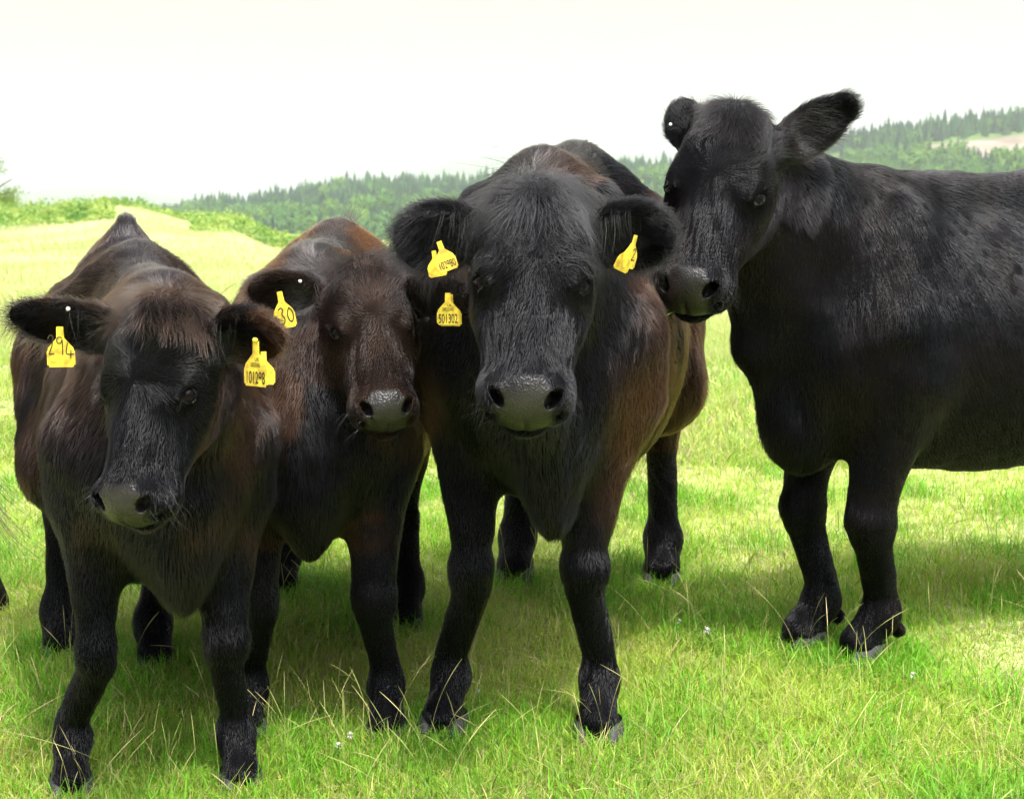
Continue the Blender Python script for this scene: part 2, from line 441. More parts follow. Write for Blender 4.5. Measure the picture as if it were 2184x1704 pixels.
    for (tip, opn, wid, L) in c['ears']:
        g = 1 if tip is c['ears'][0][0] else -1
        base = p(.045, g * .098 * wd, -.135)
        d = np.asarray(tip, float) - base; Ln = np.linalg.norm(d); e1 = d / Ln
        e3 = np.asarray(opn, float); Ln0 = Ln; e3 = nrm(e3 - e1 * (e3 @ e1)); e2 = np.cross(e3, e1)
        M = np.array([e1, e2, e3]); cc = base + e1 * Ln * .58
        r = np.array([Ln * (.45 if L == 1 else .40), wid, wid * .50])
        fl = e1
        ear_groups.append((.03 * hk, [cap(base, base + e1 * Ln * .30, .036 * hk, .040 * hk, .04, fl),
                                      ell(cc - e3 * wid * .12, r, M, .05, fl)] + ([cap(cc - e3 * wid * .1, base + e1 * Ln * .97, wid * .93, .036, .02, fl, sq=(e3, .5))] if L == 2 else []) + [
                                      ell(cc + e3 * wid * .30 + e1 * Ln * .02, r * [.90, .76, .84], M, .028, fl, sub=True)]))
        ears.append((base, e1, e2, e3, Ln, wid))
    fld = Field([(.05, body), (.04, tail)] + legs + [(.05, hd)] + ear_groups)
    allp = [q for _, g in fld.groups for q in g if not q.sub]
    pts = np.concatenate([[q.a - max(q.r)] if q.kind == 'e' else [q.a - q.ra, q.b - q.ra] for q in allp])
    pts2 = np.concatenate([[q.a + max(q.r)] if q.kind == 'e' else [q.a + q.ra, q.b + q.ra] for q in allp])
    lo, hi = pts.min(0) - .03, pts2.max(0) + .03
    def inhead(Q, m):
        l = H.inv(Q); m = m / hk
        return (l[..., 2] > -.25 - m) & (l[..., 0] > -.32 - m) & (l[..., 0] < .56 + m) & (np.abs(l[..., 1]) < .50 + m) & (l[..., 2] < .34 + m)
    hb, hh = (.008, .0045) if not DEV else (.014, .008)
    V1, Q1 = fld.mesh(lo, hi, hb, lambda C_, m: ~inhead(C_, -m - hb * 2) if m else ~inhead(C_, -hb * 1.0))
    g1_, _ = fld.grad(V1, .003); V1 = V1 - unit(g1_) * (inhead(V1, .004) * .0018)[:, None]
    box = np.array([H.p(a, s_, f) for a in (-.34, .58) for s_ in (-.52, .52) for f in (-.27, .36)])
    V2, Q2 = fld.mesh(box.min(0), box.max(0), hh, inhead)
    return fld, V1, Q1, V2, Q2, eyes, ears

# ------------------------------------------------------------------ materials for the animals
def skin_material():
    m = mat('hide', rough=.7, spec=.05, attr='col')
    nt = m.node_tree; b = nt.nodes['Principled BSDF']
    bump(m, 60, .35, .004, vec=(1, 1, .25))
    p = nt.nodes.new('ShaderNodeBsdfPrincipled')
    p.inputs['Roughness'].default_value = .30; p.inputs['Specular IOR Level'].default_value = .38
    tcn = nt.nodes.new('ShaderNodeTexCoord')
    n1 = nt.nodes.new('ShaderNodeTexNoise'); n1.inputs['Scale'].default_value = 22
    r1 = nt.nodes.new('ShaderNodeValToRGB')
    r1.color_ramp.elements[0].position = .35; r1.color_ramp.elements[0].color = (.008, .007, .007, 1)
    r1.color_ramp.elements[1].position = .68; r1.color_ramp.elements[1].color = (.022, .019, .018, 1)
    vo = nt.nodes.new('ShaderNodeTexVoronoi'); vo.inputs['Scale'].default_value = 260
    n2 = nt.nodes.new('ShaderNodeTexNoise'); n2.inputs['Scale'].default_value = 120; n2.inputs['Detail'].default_value = 5
    bp = nt.nodes.new('ShaderNodeBump'); bp.inputs['Strength'].default_value = .55; bp.inputs['Distance'].default_value = .0022
    bp2 = nt.nodes.new('ShaderNodeBump'); bp2.inputs['Strength'].default_value = .5; bp2.inputs['Distance'].default_value = .0015
    for n_ in (n1, vo, n2): nt.links.new(tcn.outputs['Object'], n_.inputs['Vector'])
    nt.links.new(n1.outputs[0], r1.inputs[0]); nt.links.new(r1.outputs[0], p.inputs['Base Color'])
    nt.links.new(vo.outputs[0], bp.inputs['Height']); nt.links.new(n2.outputs[0], bp2.inputs['Height'])
    nt.links.new(bp.outputs[0], bp2.inputs['Normal']); nt.links.new(bp2.outputs[0], p.inputs['Normal'])
    a = nt.nodes.new('ShaderNodeAttribute'); a.attribute_name = 'pad'
    mx = nt.nodes.new('ShaderNodeMixShader')
    nt.links.new(a.outputs['Fac'], mx.inputs[0]); nt.links.new(b.outputs[0], mx.inputs[1]); nt.links.new(p.outputs[0], mx.inputs[2])
    nt.links.new(mx.outputs[0], nt.nodes['Material Output'].inputs[0])
    return m
def hair_material():
    m = bpy.data.materials.new('hair'); m.use_nodes = True; nt = m.node_tree; nt.nodes.clear()
    o = nt.nodes.new('ShaderNodeOutputMaterial'); h = nt.nodes.new('ShaderNodeBsdfHairPrincipled')
    h.model = 'CHIANG'; h.parametrization = 'COLOR'
    h.inputs['Roughness'].default_value = .17; h.inputs['Radial Roughness'].default_value = .28; h.inputs['IOR'].default_value = 1.36
    h.inputs['Random Roughness'].default_value = .3 if 'Random Roughness' in h.inputs else 0
    a = nt.nodes.new('ShaderNodeAttribute'); a.attribute_name = 'col'
    nt.links.new(a.outputs['Color'], h.inputs['Color']); nt.links.new(h.outputs[0], o.inputs[0])
    return m
M_SKIN = skin_material(); M_HAIR = hair_material()
M_EYE = mat('eyeball', (.004, .003, .003), .015, .10); M_EYE.node_tree.nodes['Principled BSDF'].inputs['Coat Weight'].default_value = .0
M_EYE.node_tree.nodes['Principled BSDF'].inputs['Coat Roughness'].default_value = .03
_n = M_EYE.node_tree; _at = _n.nodes.new('ShaderNodeAttribute'); _at.attribute_name = 'sclera'; _mx = _n.nodes.new('ShaderNodeMixRGB')
_mx.inputs[1].default_value = (.004, .003, .003, 1); _mx.inputs[2].default_value = (.25, .24, .23, 1)
_n.links.new(_at.outputs['Fac'], _mx.inputs[0]); _n.links.new(_mx.outputs[0], _n.nodes['Principled BSDF'].inputs['Base Color'])
M_HOOF = mat('horn', (.045, .042, .04), .6, .35); bump(M_HOOF, 90, .6, .003, vec=(1, 1, 4))
M_TAG = mat('tag_plastic', (.82, .62, .03), .42, .45); M_TAG.node_tree.nodes['Principled BSDF'].inputs['Subsurface Weight'].default_value = .12
M_TAG.node_tree.nodes['Principled BSDF'].inputs['Subsurface Radius'].default_value = (.01, .008, .002)
def _dirty(m, c0, c1, sc_, lo, hi):
    nt = m.node_tree; b = nt.nodes['Principled BSDF']; tcn = nt.nodes.new('ShaderNodeTexCoord')
    n = nt.nodes.new('ShaderNodeTexNoise'); n.inputs['Scale'].default_value = sc_; n.inputs['Detail'].default_value = 6
    r = nt.nodes.new('ShaderNodeValToRGB'); r.color_ramp.elements[0].position = lo; r.color_ramp.elements[0].color = (*c0, 1)
    r.color_ramp.elements[1].position = hi; r.color_ramp.elements[1].color = (*c1, 1)
    nt.links.new(tcn.outputs['Object'], n.inputs['Vector']); nt.links.new(n.outputs[0], r.inputs[0]); nt.links.new(r.outputs[0], b.inputs['Base Color'])
_dirty(M_TAG, (.42, .27, .03), (.74, .56, .045), 70, .36, .60)
M_INK = mat('marker_ink', (.035, .03, .02), .7, .2)
M_INK2 = mat('faded_print', (.16, .13, .03), .6, .2)
M_WHITE = mat('white_rivet', (.8, .8, .78), .4)

# ------------------------------------------------------------------ coat
def sample(V, Q, dens):
    """random points on quads; dens per vertex (per m2). returns tri vertex ids and barycentrics"""
    T = np.concatenate([Q[:, [0, 1, 2]], Q[:, [0, 2, 3]]])
    A = .5 * np.linalg.norm(np.cross(V[T[:, 1]] - V[T[:, 0]], V[T[:, 2]] - V[T[:, 0]]), axis=1)
    n = A * dens[T].mean(1); k = np.floor(n + rng.random(len(n))).astype(int)
    T = np.repeat(T, k, 0); u = rng.random((len(T), 2)); f = u.sum(1) > 1; u[f] = 1 - u[f]
    return T, np.stack([1 - u.sum(1), u[:, 0], u[:, 1]], 1).astype(np.float32)
def lerpv(X, T, b):
    return (X[T] * (b[..., None] if X.ndim > 1 else b)).sum(1)
def unit(X): return X / (np.linalg.norm(X, axis=-1, keepdims=True) + 1e-9)
def strands(P0, N, FL, L, lift, w0, kpts=4, droop=0.0, curl=0.0, cf=30.0):
    t = np.linspace(0, 1, kpts)[None, :, None]; L = L[:, None, None]
    N = N[:, None]; FL = FL[:, None]; lift = np.asarray(lift)[:, None, None] if np.ndim(lift) else lift
    P = P0[:, None] + FL * L * t + N * L * lift * (t - .22 * t * t) + N * (t * t * L * L * 4.0) - .0004 * N
    P = P + np.array([0, 0, -1]) * (t * t) * L * droop
    if curl:
        ph = rng.uniform(0, 6.28, (len(P), 1, 1)); sd = np.cross(N, FL)
        P = P + sd * np.sin(t * 3.2 + noise(P0, cf, 1)[:, None, None] * 2 + ph * .15) * L * curl * t
    R = np.asarray(w0)[:, None] * (1 - np.linspace(0, 1, kpts) ** 2 * .85)[None]
    return P, R

VIEW = np.array([0, 0, CAMZ], np.float32)
def coat(c, fld, V, Q, root, col_fn, dens_scale=1.0):
    k, hk, H, B = c['body'].k, c['head'].k, c['head'], c['body']
    g, _ = fld.grad(V, .003); N = unit(g)
    _, FL = fld.at(V, flow=True)
    l = H.inv(V); bl = B.inv(V)
    offh = sstep(-.16, -.26, l[:, 2]) * (bl[:, 2] > .35)
    def relief(P):
        b = B.inv(P); nk = sstep(.10, .35, b[:, 0]) * sstep(.75, .95, b[:, 2])
        q = b * [30, 7, 6]
        return offh * (.0026 * noise(b, 8, 0) + .0010 * noise(b, 20, 1) + .0036 * nk * noise(q, .9, 2)) + .0008 * noise(b, 42, 2)
    gr = np.stack([(relief(V + d_) - relief(V - d_)) / .008 for d_ in np.eye(3, dtype=np.float32) * .004], -1)
    V[:] = V + N * relief(V)[:, None]; root.data.vertices.foreach_set('co', V.astype(np.float32).ravel()); root.data.update()
    N = unit(N - (gr - N * (gr * N).sum(1, keepdims=True)))
    onhead = (l[:, 0] > -.05) & (l[:, 0] < .56) & (np.abs(l[:, 1]) < .15) & (l[:, 2] > -.24) & (l[:, 2] < .1)
    wh = np.array([c.get('whorl', .18), 0.0]); ra, rs = l[:, 0] - wh[0], l[:, 1] - wh[1]
    rd = np.sqrt(ra ** 2 + rs ** 2) + 1e-5
    up = ra < 0
    da = np.where(up, ra / rd * 1.0, ra / rd + .25); ds = rs / rd * np.where(up, 1.0, .8)
    hf = unit(np.stack([da, ds, np.where(l[:, 2] < -.10, -.4, 0) + 0 * da], -1)) @ H.M
    wf = (onhead * sstep(-.20, -.10, l[:, 2]))[:, None]
    FL = FL * (1 - wf) + hf * wf
    FL = FL + .0
    # masks
    a, s_, f = l[:, 0], np.abs(l[:, 1]), l[:, 2]
    padw = .040 + .024 * sstep(.425, .452, a) - .010 * sstep(.455, .50, a)
    pad = sstep(-.004, .003, padw - s_) * sstep(.417, .427, a + .12 * s_) * sstep(-.132, -.124, f) * (a < .53) * (f < .03)
    pad = pad * onhead
    eyed = np.full(len(V), 9.0)
    for e, r, *_d in c['eyes']: eyed = np.minimum(eyed, np.linalg.norm(V - e, axis=1) / r)
    bare = np.clip(pad + sstep(1.62, 1.35, eyed), 0, 1)
    vd = unit(VIEW - V); fac = (N * vd).sum(1)
    dist = np.linalg.norm(V - VIEW, axis=1)
    col = col_fn(V, N, l, bl)
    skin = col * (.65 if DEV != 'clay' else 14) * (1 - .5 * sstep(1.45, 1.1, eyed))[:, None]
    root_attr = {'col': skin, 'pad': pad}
    # hair length map
    base = c.get('hairlen', .019) * np.ones(len(V))
    base *= np.where(onhead, .85 - .35 * sstep(.22, .40, a), 1)
    base *= 1 - .45 * sstep(.70, .40, bl[:, 2]) * (~onhead)
    base *= .35 + .65 * sstep(1.4, 2.8, eyed)
    isear = (s_ > .135) & (a < .16) & (a > -.3) & (f > -.30) & (s_ < .42)
    base = np.where(isear, base * 1.25, base)
    dew = (np.abs(bl[:, 1]) < .10) & (bl[:, 0] > .45) & (bl[:, 2] < .75) & ~onhead
    base = np.where(dew, base * 1.3, base)
    crown = onhead & (a < .13) & (f > -.12)
    base = np.where(crown, base * 1.4, base)
    dens = 75000.0 * dens_scale * (1 - bare) * (fac > -.30)
    dens = np.where(onhead | isear, dens * 1.6, dens)
    if DEV == 'fast': dens *= .15
    T, b = sample(V, Q, dens)
    P0 = lerpv(V, T, b); Nn = unit(lerpv(N, T, b)); F_ = lerpv(FL, T, b).astype(np.float32)
    n1 = np.stack([noise(P0, 22, 0), noise(P0, 22, 1), noise(P0, 22, 2)], -1)
    n2 = np.stack([noise(P0, 75, 0), noise(P0, 75, 1), noise(P0, 75, 2)], -1)
    oh = lerpv(onhead.astype(float), T, b)[:, None]
    F_ = unit(F_) + n1 * (c.get('wave', .08)) + n2 * c.get('wave2', .06) + rng.normal(0, .06, P0.shape)
    F_ = unit(F_ - Nn * (F_ * Nn).sum(1, keepdims=True))
    st = sum(noise(P0 + F_ * np.float32(k_ * .009), 230, 0) for k_ in (-2, -1, 0, 1, 2)) / 2.2       # locks of hair lying together
    st2 = sum(noise(P0 + F_ * np.float32(k_ * .009), 230, 1) for k_ in (-2, -1, 0, 1, 2)) / 2.2
    F_ = unit(F_ + np.cross(Nn, F_) * (st2 * c.get('lock', .16))[:, None])
    L = lerpv(base, T, b) * rng.uniform(.65, 1.25, len(P0)) * (1 + .25 * noise(P0, 14, 2))
    ear_ = lerpv(isear.astype(float), T, b)
    lift = c.get('lift', .24) +  .05 * noise(P0, 40, 1) + .10 * np.clip(st, -1, 1) + .25 * ear_ + .2 * lerpv(dew.astype(float), T, b)
    wd = 3.2e-4 * lerpv(dist, T, b) / 3.4 * rng.uniform(.7, 1.3, len(P0))
    P, R = strands(P0, Nn, F_, L, lift, wd, 4, droop=.05, curl=.06)
    cc = lerpv(col.astype(np.float32), T, b) * rng.uniform(.85, 1.2, (len(P0), 1)) * (1 + c.get('streak', .34) * np.clip(st, -1.2, 1.6))[:, None]
    if DEV != 'clay': curves_obj('coat', P, R, np.clip(cc, .0008, .6), M_HAIR, root)
    print('hairs', len(P))
    return root_attr, N, onhead, l

def long_hair(c, name, root, V, Q, mask, dens, L, direction, lift=.6, droop=.3, curl=.12, colr=(.012, .011, .012), w=3.4e-4, kpts=8, jit=.18):
    d = mask.astype(float) * dens
    T, b = sample(V, Q, d); P0 = lerpv(V, T, b)
    if len(P0) == 0: return
    g, _ = c['fld'].grad(F32(P0), .003); N = unit(g)
    D = direction(P0, c['head'].inv(F32(P0))); n1 = np.stack([noise(P0, 18, i) for i in range(3)], -1)
    n2 = np.stack([noise(P0, 60, i) for i in range(3)], -1)
    D = unit(D + n1 * jit + n2 * jit * .6 + rng.normal(0, jit * .5, P0.shape)); D = unit(D - N * (D * N).sum(1, keepdims=True))
    Ls = L * rng.uniform(.5, 1.2, len(P0)) * (1 + .3 * noise(P0, 25, 2))
    P, R = strands(P0, N, D, Ls, lift, np.full(len(P0), w), kpts, droop, curl, 25)
    cc = np.array(colr)[None] * rng.uniform(.6, 1.6, (len(P0), 1))
    o = curves_obj(name, P, R, np.clip(cc, .003, .8), M_HAIR, root)
    return o

# ------------------------------------------------------------------ ear tags
TAG_SHAPE = [(-.0275, -.052), (.0275, -.052), (.0275, -.018), (.0075, .004), (.0065, .026), (-.0065, .026), (-.0075, .004), (-.0275, -.018)]
def tag_plate(name, M, parent, bend=0.0):
    """M: Frame with x right, y up, z outwards; plate hangs below the origin"""
    import bmesh
    bm = bmesh.new(); vs = [bm.verts.new((x, y - .026, 0)) for x, y in TAG_SHAPE]; f = bm.faces.new(vs)
    bmesh.ops.bevel(bm, geom=[v for v in bm.verts if abs(v.co.x) > .02], offset=.004, segments=3, affect='VERTICES')
    r = bmesh.ops.extrude_face_region(bm, geom=list(bm.faces)); 
    for e in r['geom']:
        if isinstance(e, bmesh.types.BMVert): e.co.z -= .0016
    bmesh.ops.recalc_face_normals(bm, faces=bm.faces)
    bmesh.ops.triangulate(bm, faces=[f for f in bm.faces if len(f.verts) > 4])
    bmesh.ops.subdivide_edges(bm, edges=[e for e in bm.edges if e.calc_length() > .012], cuts=3, use_grid_fill=True)
    for v in bm.verts:
        z = v.co.z + bend * (v.co.y ** 2) * 4
        v.co = Vector(M.p(v.co.x, v.co.y, z))
    me = bpy.data.meshes.new(name); bm.to_mesh(me); bm.free(); me.materials.append(M_TAG)
    return link(bpy.data.objects.new(name, me), parent)
def tag_text(txt, M, parent, size, y, xs=1.0, m=None, z=.0009, x=0.0):
    cu = bpy.data.curves.new('printed_number', 'FONT'); cu.body = txt; cu.size = size; cu.align_x = 'CENTER'; cu.offset = .0003
    o = bpy.data.objects.new('printed_number', cu); sc.collection.objects.link(o)
    bpy.context.view_layer.update()
    dg = bpy.context.evaluated_depsgraph_get(); me = bpy.data.meshes.new_from_object(o.evaluated_get(dg))
    bpy.data.objects.remove(o)
    for v in me.vertices: v.co = Vector(M.p(v.co.x * xs + x, v.co.y + y, z))
    me.materials.clear(); me.materials.append(m or M_INK2)
    return link(bpy.data.objects.new('printed_number', me), parent)
def tag_strokes(strokes, M, parent, wdt=.0022):
    """handwritten figures: polylines in tag coordinates, built as flat ribbons of ink"""
    V, Q = [], []
    for st in strokes:
        st = np.array(st, float)
        # smooth
        for _ in range(2): st = np.concatenate([st[:1], np.stack([.75 * st[:-1] + .25 * st[1:], .25 * st[:-1] + .75 * st[1:]], 1).reshape(-1, 2), st[-1:]])
        t = np.gradient(st, axis=0); t /= np.linalg.norm(t, axis=1, keepdims=True) + 1e-9; n = np.stack([-t[:, 1], t[:, 0]], 1) * wdt / 2
        i0 = len(V)
        for a_, b_ in zip(st + n, st - n): V += [M.p(a_[0], a_[1], .0010), M.p(b_[0], b_[1], .0010)]
        for i in range(len(st) - 1): Q.append([i0 + 2 * i, i0 + 2 * i + 1, i0 + 2 * i + 3, i0 + 2 * i + 2])
    return mesh_obj('handwritten_number', V, np.array(Q), M_INK, parent, smooth=False)
def tag_back(M, parent, off=-.006, tilt=0.0, sc_=1.0):
    M2 = Frame(M.p(0, 0, off), M.M[0], M.M[1] + tilt * M.M[2], M.M[2] - tilt * M.M[1], sc_)
    return tag_plate('back_plate', M2, parent)
def rivet(pos, parent, r=.005, m=None, name='rivet', axis=(0, -1, 0)):
    a = nrm(axis); u = nrm(np.cross(a, [0.1, .3, 1])); v_ = np.cross(a, u); V = []; n = 12
    prof = [(0, .0035), (.6, .003), (1, .0015), (1, -.002), (.5, -.006)]
    for rr, h_ in prof:
        for i in range(n): V.append(np.asarray(pos) + a * h_ + (u * math.cos(6.2832 * i / n) + v_ * math.sin(6.2832 * i / n)) * r * max(rr, .02))
    Q = [[j * n + i, j * n + (i + 1) % n, (j + 1) * n + (i + 1) % n, (j + 1) * n + i] for j in range(len(prof) - 1) for i in range(n)]
    return mesh_obj(name, V, np.array(Q), m or M_WHITE, parent)

def sphere(name, c, r, m, parent, nu=28, nv=18, axis=None, sc_=(1, 1, 1)):
    V = []; 
    for j in range(nv + 1):
        for i in range(nu):
            th, ph = math.pi * j / nv, 2 * math.pi * i / nu
            V.append([c[0] + r * sc_[0] * math.sin(th) * math.cos(ph), c[1] + r * sc_[1] * math.sin(th) * math.sin(ph), c[2] + r * sc_[2] * math.cos(th)])
    Q = [[j * nu + i, (j + 1) * nu + i, (j + 1) * nu + (i + 1) % nu, j * nu + (i + 1) % nu] for j in range(nv) for i in range(nu)]
    return mesh_obj(name, V, np.array(Q), m, parent)

def hooves(c, root):
    for hf in list(c['fore']) + list(c['hind']):
        hf = np.asarray(hf, float); k = c['body'].k; Fw = c['body'].M[0]; Lt = c['body'].M[1]; Up = np.array([0, 0, 1.0]); hf = hf - [0, 0, .012]
        V, Q = [], []; n = 20
        for sd in (1, -1):
            i0 = len(V)
            for h_, fr, bk, wd_, sh in [(.068, .040, .040, .022, .0), (.055, .052, .043, .027, .006), (.03, .066, .042, .029, .012), (.004, .078, .040, .031, .016), (-.006, .076, .038, .029, .016), (-.008, .01, .01, .005, .016)]:
                for i in range(n):
                    t = 2 * math.pi * i / n; x = math.cos(t); y = math.sin(t)
                    ux = (x * (fr if x > 0 else bk)); V.append(hf + Fw * (ux + sh) * k + Lt * (sd * .0275 * (1 + .25 * (ux > 0) * ux / .07) + y * wd_ * (1 - .35 * max(x, 0) ** 2)) * k + Up * h_ * k)
            for j in range(5):
                for i in range(n): Q.append([i0 + j * n + i, i0 + (j + 1) * n + i, i0 + (j + 1) * n + (i + 1) % n, i0 + j * n + (i + 1) % n])
        mesh_obj('hoof', V, np.array(Q)[:, ::-1], M_HOOF, root)

# ------------------------------------------------------------------ the four animals
def hframe(o, A, Fd, hk, hk0):
    o = np.array([0, 0, CAMZ]) + (np.array(o) - [0, 0, CAMZ]) * (hk / hk0)
    A = nrm(A); Fd = np.array(Fd, float); Fd = nrm(Fd - A * (Fd @ A)); S = np.cross(Fd, A)
    return Frame(o, A, S, Fd, hk)
def bframe(fm, d, k, u0=.40, zoff=0.0):
    """fm: mid point of the fore feet on the ground, d: horizontal facing direction"""
    d = nrm([d[0], d[1], 0]); o = np.array([fm[0], fm[1], 0.0]) - d * u0 * k; o[2] = ground(o[0], o[1]) + zoff
    g1 = ground(fm[0], fm[1]); bkp = o - d * .8 * k; g2 = ground(bkp[0], bkp[1])
    X = nrm(d * 1.28 * k + np.array([0, 0, g1 - g2])); Y = np.cross([0, 0, 1], X); Z = np.cross(X, Y)
    return Frame(o, X, Y, Z, k)
def gp(xp, yp):
    """ground point under a photograph position"""
    Z = 4760 / (yp - 270)
    for _ in range(12):
        q = pix(xp, yp, Z); Z += (q[2] - float(ground(q[0], q[1]))) / ((yp - 270) / FPX) 
    q = pix(xp, yp, Z); q[2] = float(ground(q[0], q[1])); return q
BLACK = np.array([.0030, .0029, .0038])
def cow_col(brown, spine_sheen=(.022, .021, .022), brown_c=(.060, .026, .012)):
    def fn(V, N, l, bl):
        n = noise(V, 7, 0) * .5 + noise(V, 19, 1) * .3 + noise(V, 50, 2) * .15
        m = np.clip(brown(V, N, l, bl, n), 0, 1)[:, None]
        col = BLACK[None] * (1 + .25 * n[:, None]) * (1 - m) + np.array(brown_c)[None] * m
        sp = (sstep(.085, .02, np.abs(bl[:, 1])) * sstep(1.06, 1.14, bl[:, 2]) * (bl[:, 0] < .5))[:, None]  # grey sheen along the spine, painted into the coat colour
        return col * (1 - sp * .6) + np.array(spine_sheen)[None] * sp * .6
    return fn

COWS = []
c3 = dict(name=3, head=hframe([.049, 3.29, 1.44], [-.058, -.442, -.899], [-.021, -.899, .444], .90, .96),
          fore=[gp(1277, 1585), gp(948, 1572)], hind=[gp(1412, 1245), gp(1100, 1238)], knees=[(-.01, -.045), (0, .045)],
          tailup=.04, hairlen=.017, wave=.20, wave2=.14, whorl=.165, legr=.78, headw=.96, brisket=(.46, .05, .655), barrel=(.315, .36))
c3['body'] = bframe((c3['fore'][0] + c3['fore'][1]) / 2 + [.03, 0, 0], (-.19, -1.27), 1.03)
c3['ears'] = [(pix(1438, 512, 3.16), (.25, -1, -.45), .072, 1), (pix(844, 522, 3.16), (-.25, -1, -.45), .072, 1)]
c3['brown'] = cow_col(lambda V, N, l, bl, n: (sstep(.17, .27, np.abs(bl[:, 1]) + .10 * n) * sstep(.55, .25, bl[:, 0]) * 1.0
              + .6 * sstep(.1, .6, n) * (bl[:, 2] > .95) + .8 * sstep(.14, .2, np.abs(bl[:, 1])) * sstep(.45, .6, bl[:, 2]) * sstep(.86, .7, bl[:, 2]) * (bl[:, 0] > .3) * sstep(-.3, .4, n)) * (l[:, 2] < -.2) * (bl[:, 2] > .40), spine_sheen=(.05, .046, .044), brown_c=(.044, .018, .0085))
c1 = dict(name=1, head=hframe([-.732, 3.287, 1.203], [-.115, -.334, -.94], [-.30, -.90, .347], .78, .87),
          fore=[gp(513, 1685), gp(152, 1696)], hind=[gp(330, 1422), gp(130, 1395)], knees=[(0, -.03), (0, .03)],
          hump=.175, chestw=.90, barrel=(.295, .36), hairlen=.017, wave=.12, wave2=.09, lift=.30, legr=.82, brisket=(.45, .03, .665), dew=.085, headw=1.0, neckbase=(.30, 0, .92), neckarch=0)
c1['body'] = bframe((c1['fore'][0] + c1['fore'][1]) / 2 + [.03, 0, 0], (.26, -.85), .85)
c1['ears'] = [(pix(597, 718, 2.96), (.15, -1, -.75), .060, 1), (pix(24, 672, 2.96), (-.05, -1, -.60), .050, 1)]
c1['brown'] = cow_col(lambda V, N, l, bl, n: (.55 * sstep(-.1, .5, n) + .35 * sstep(.8, 1.0, bl[:, 2])) * (l[:, 2] < -.15) * (bl[:, 2] > .45) + .75 * sstep(.03, -.06, l[:, 0]) * (np.abs(l[:, 1]) < .16)
              + .9 * (np.abs(l[:, 1]) > .22) * (l[:, 0] < .2) * (np.abs(l[:, 1]) < .5) * (l[:, 2] > -.4) * sstep(-.5, .3, n), spine_sheen=(.04, .038, .042), brown_c=(.042, .021, .013))
c2 = dict(name=2, head=hframe([-.36, 4.136, 1.272], [.153, -.526, -.84], [.138, -.831, .545], .72, .87),
          fore=[gp(825, 1578), gp(527, 1575)], hind=[gp(866, 1335), gp(604, 1270)], knees=[(0, -.02), (0, .03)], barrel=(.285, .35), stifle=.13,
          hairlen=.014, wave=.11, wave2=.08, legr=.86, brisket=(.46, 0, .69), headw=1.02, neckbase=(.32, 0, .94), tailup=.02)
c2['body'] = bframe((c2['fore'][0] + c2['fore'][1]) / 2 + [.0, 0, 0], (.02, -.95), .87)
c2['ears'] = [(pix(1005, 642, 3.22), (.1, -1, -.3), .054, 1), (pix(530, 618, 3.42), (-.15, -1, -.55), .052, 1)]
c2['brown'] = cow_col(lambda V, N, l, bl, n: np.maximum(sstep(.02, .12, np.abs(bl[:, 1]) + .05 * n) * sstep(.80, 1.0, bl[:, 2]) * sstep(.5, .3, bl[:, 0]), .35 * sstep(-.2, .5, n) * (bl[:, 2] > .5)) * (l[:, 2] < -.18)
              + .13 * (l[:, 2] >= -.18), spine_sheen=(.055, .05, .05), brown_c=(.105, .046, .019))
c4 = dict(name=4, head=hframe([.499, 3.803, 1.628], [-.272, -.358, -.897], [-.245, -.880, .418], .95, .95),
          fore=[gp(1845, 1412), gp(1722, 1384)], knees=[(0, 0), (0, 0)], hairlen=.014, wave=.04, wave2=.03, lift=.15, dew=.02, throat=1, lock=.07, streak=.22, brisket=(.50, 0, .615), neckarch=.05,
          neckbase=(.32, 0, .94), legr=.97, barrel=(.33, .37))
c4['body'] = bframe((c4['fore'][0] + c4['fore'][1]) / 2, (-.90, -.43), .98)
_b = c4['body']; c4['hind'] = [_b.p(-.72, .2, 0), _b.p(-.60, -.2, 0)]
for q in c4['hind']: q[2] = float(ground(q[0], q[1]))
c4['ears'] = [(pix(1806, 228, 3.9), (-.25, -1, -.25), .054, 2), (pix(1450, 214, 3.95), (.55, 1, -.1), .046, 1)]
c4['brown'] = cow_col(lambda V, N, l, bl, n: .10 * sstep(0, .5, n), spine_sheen=(.03, .028, .03), brown_c=(.035, .018, .012))

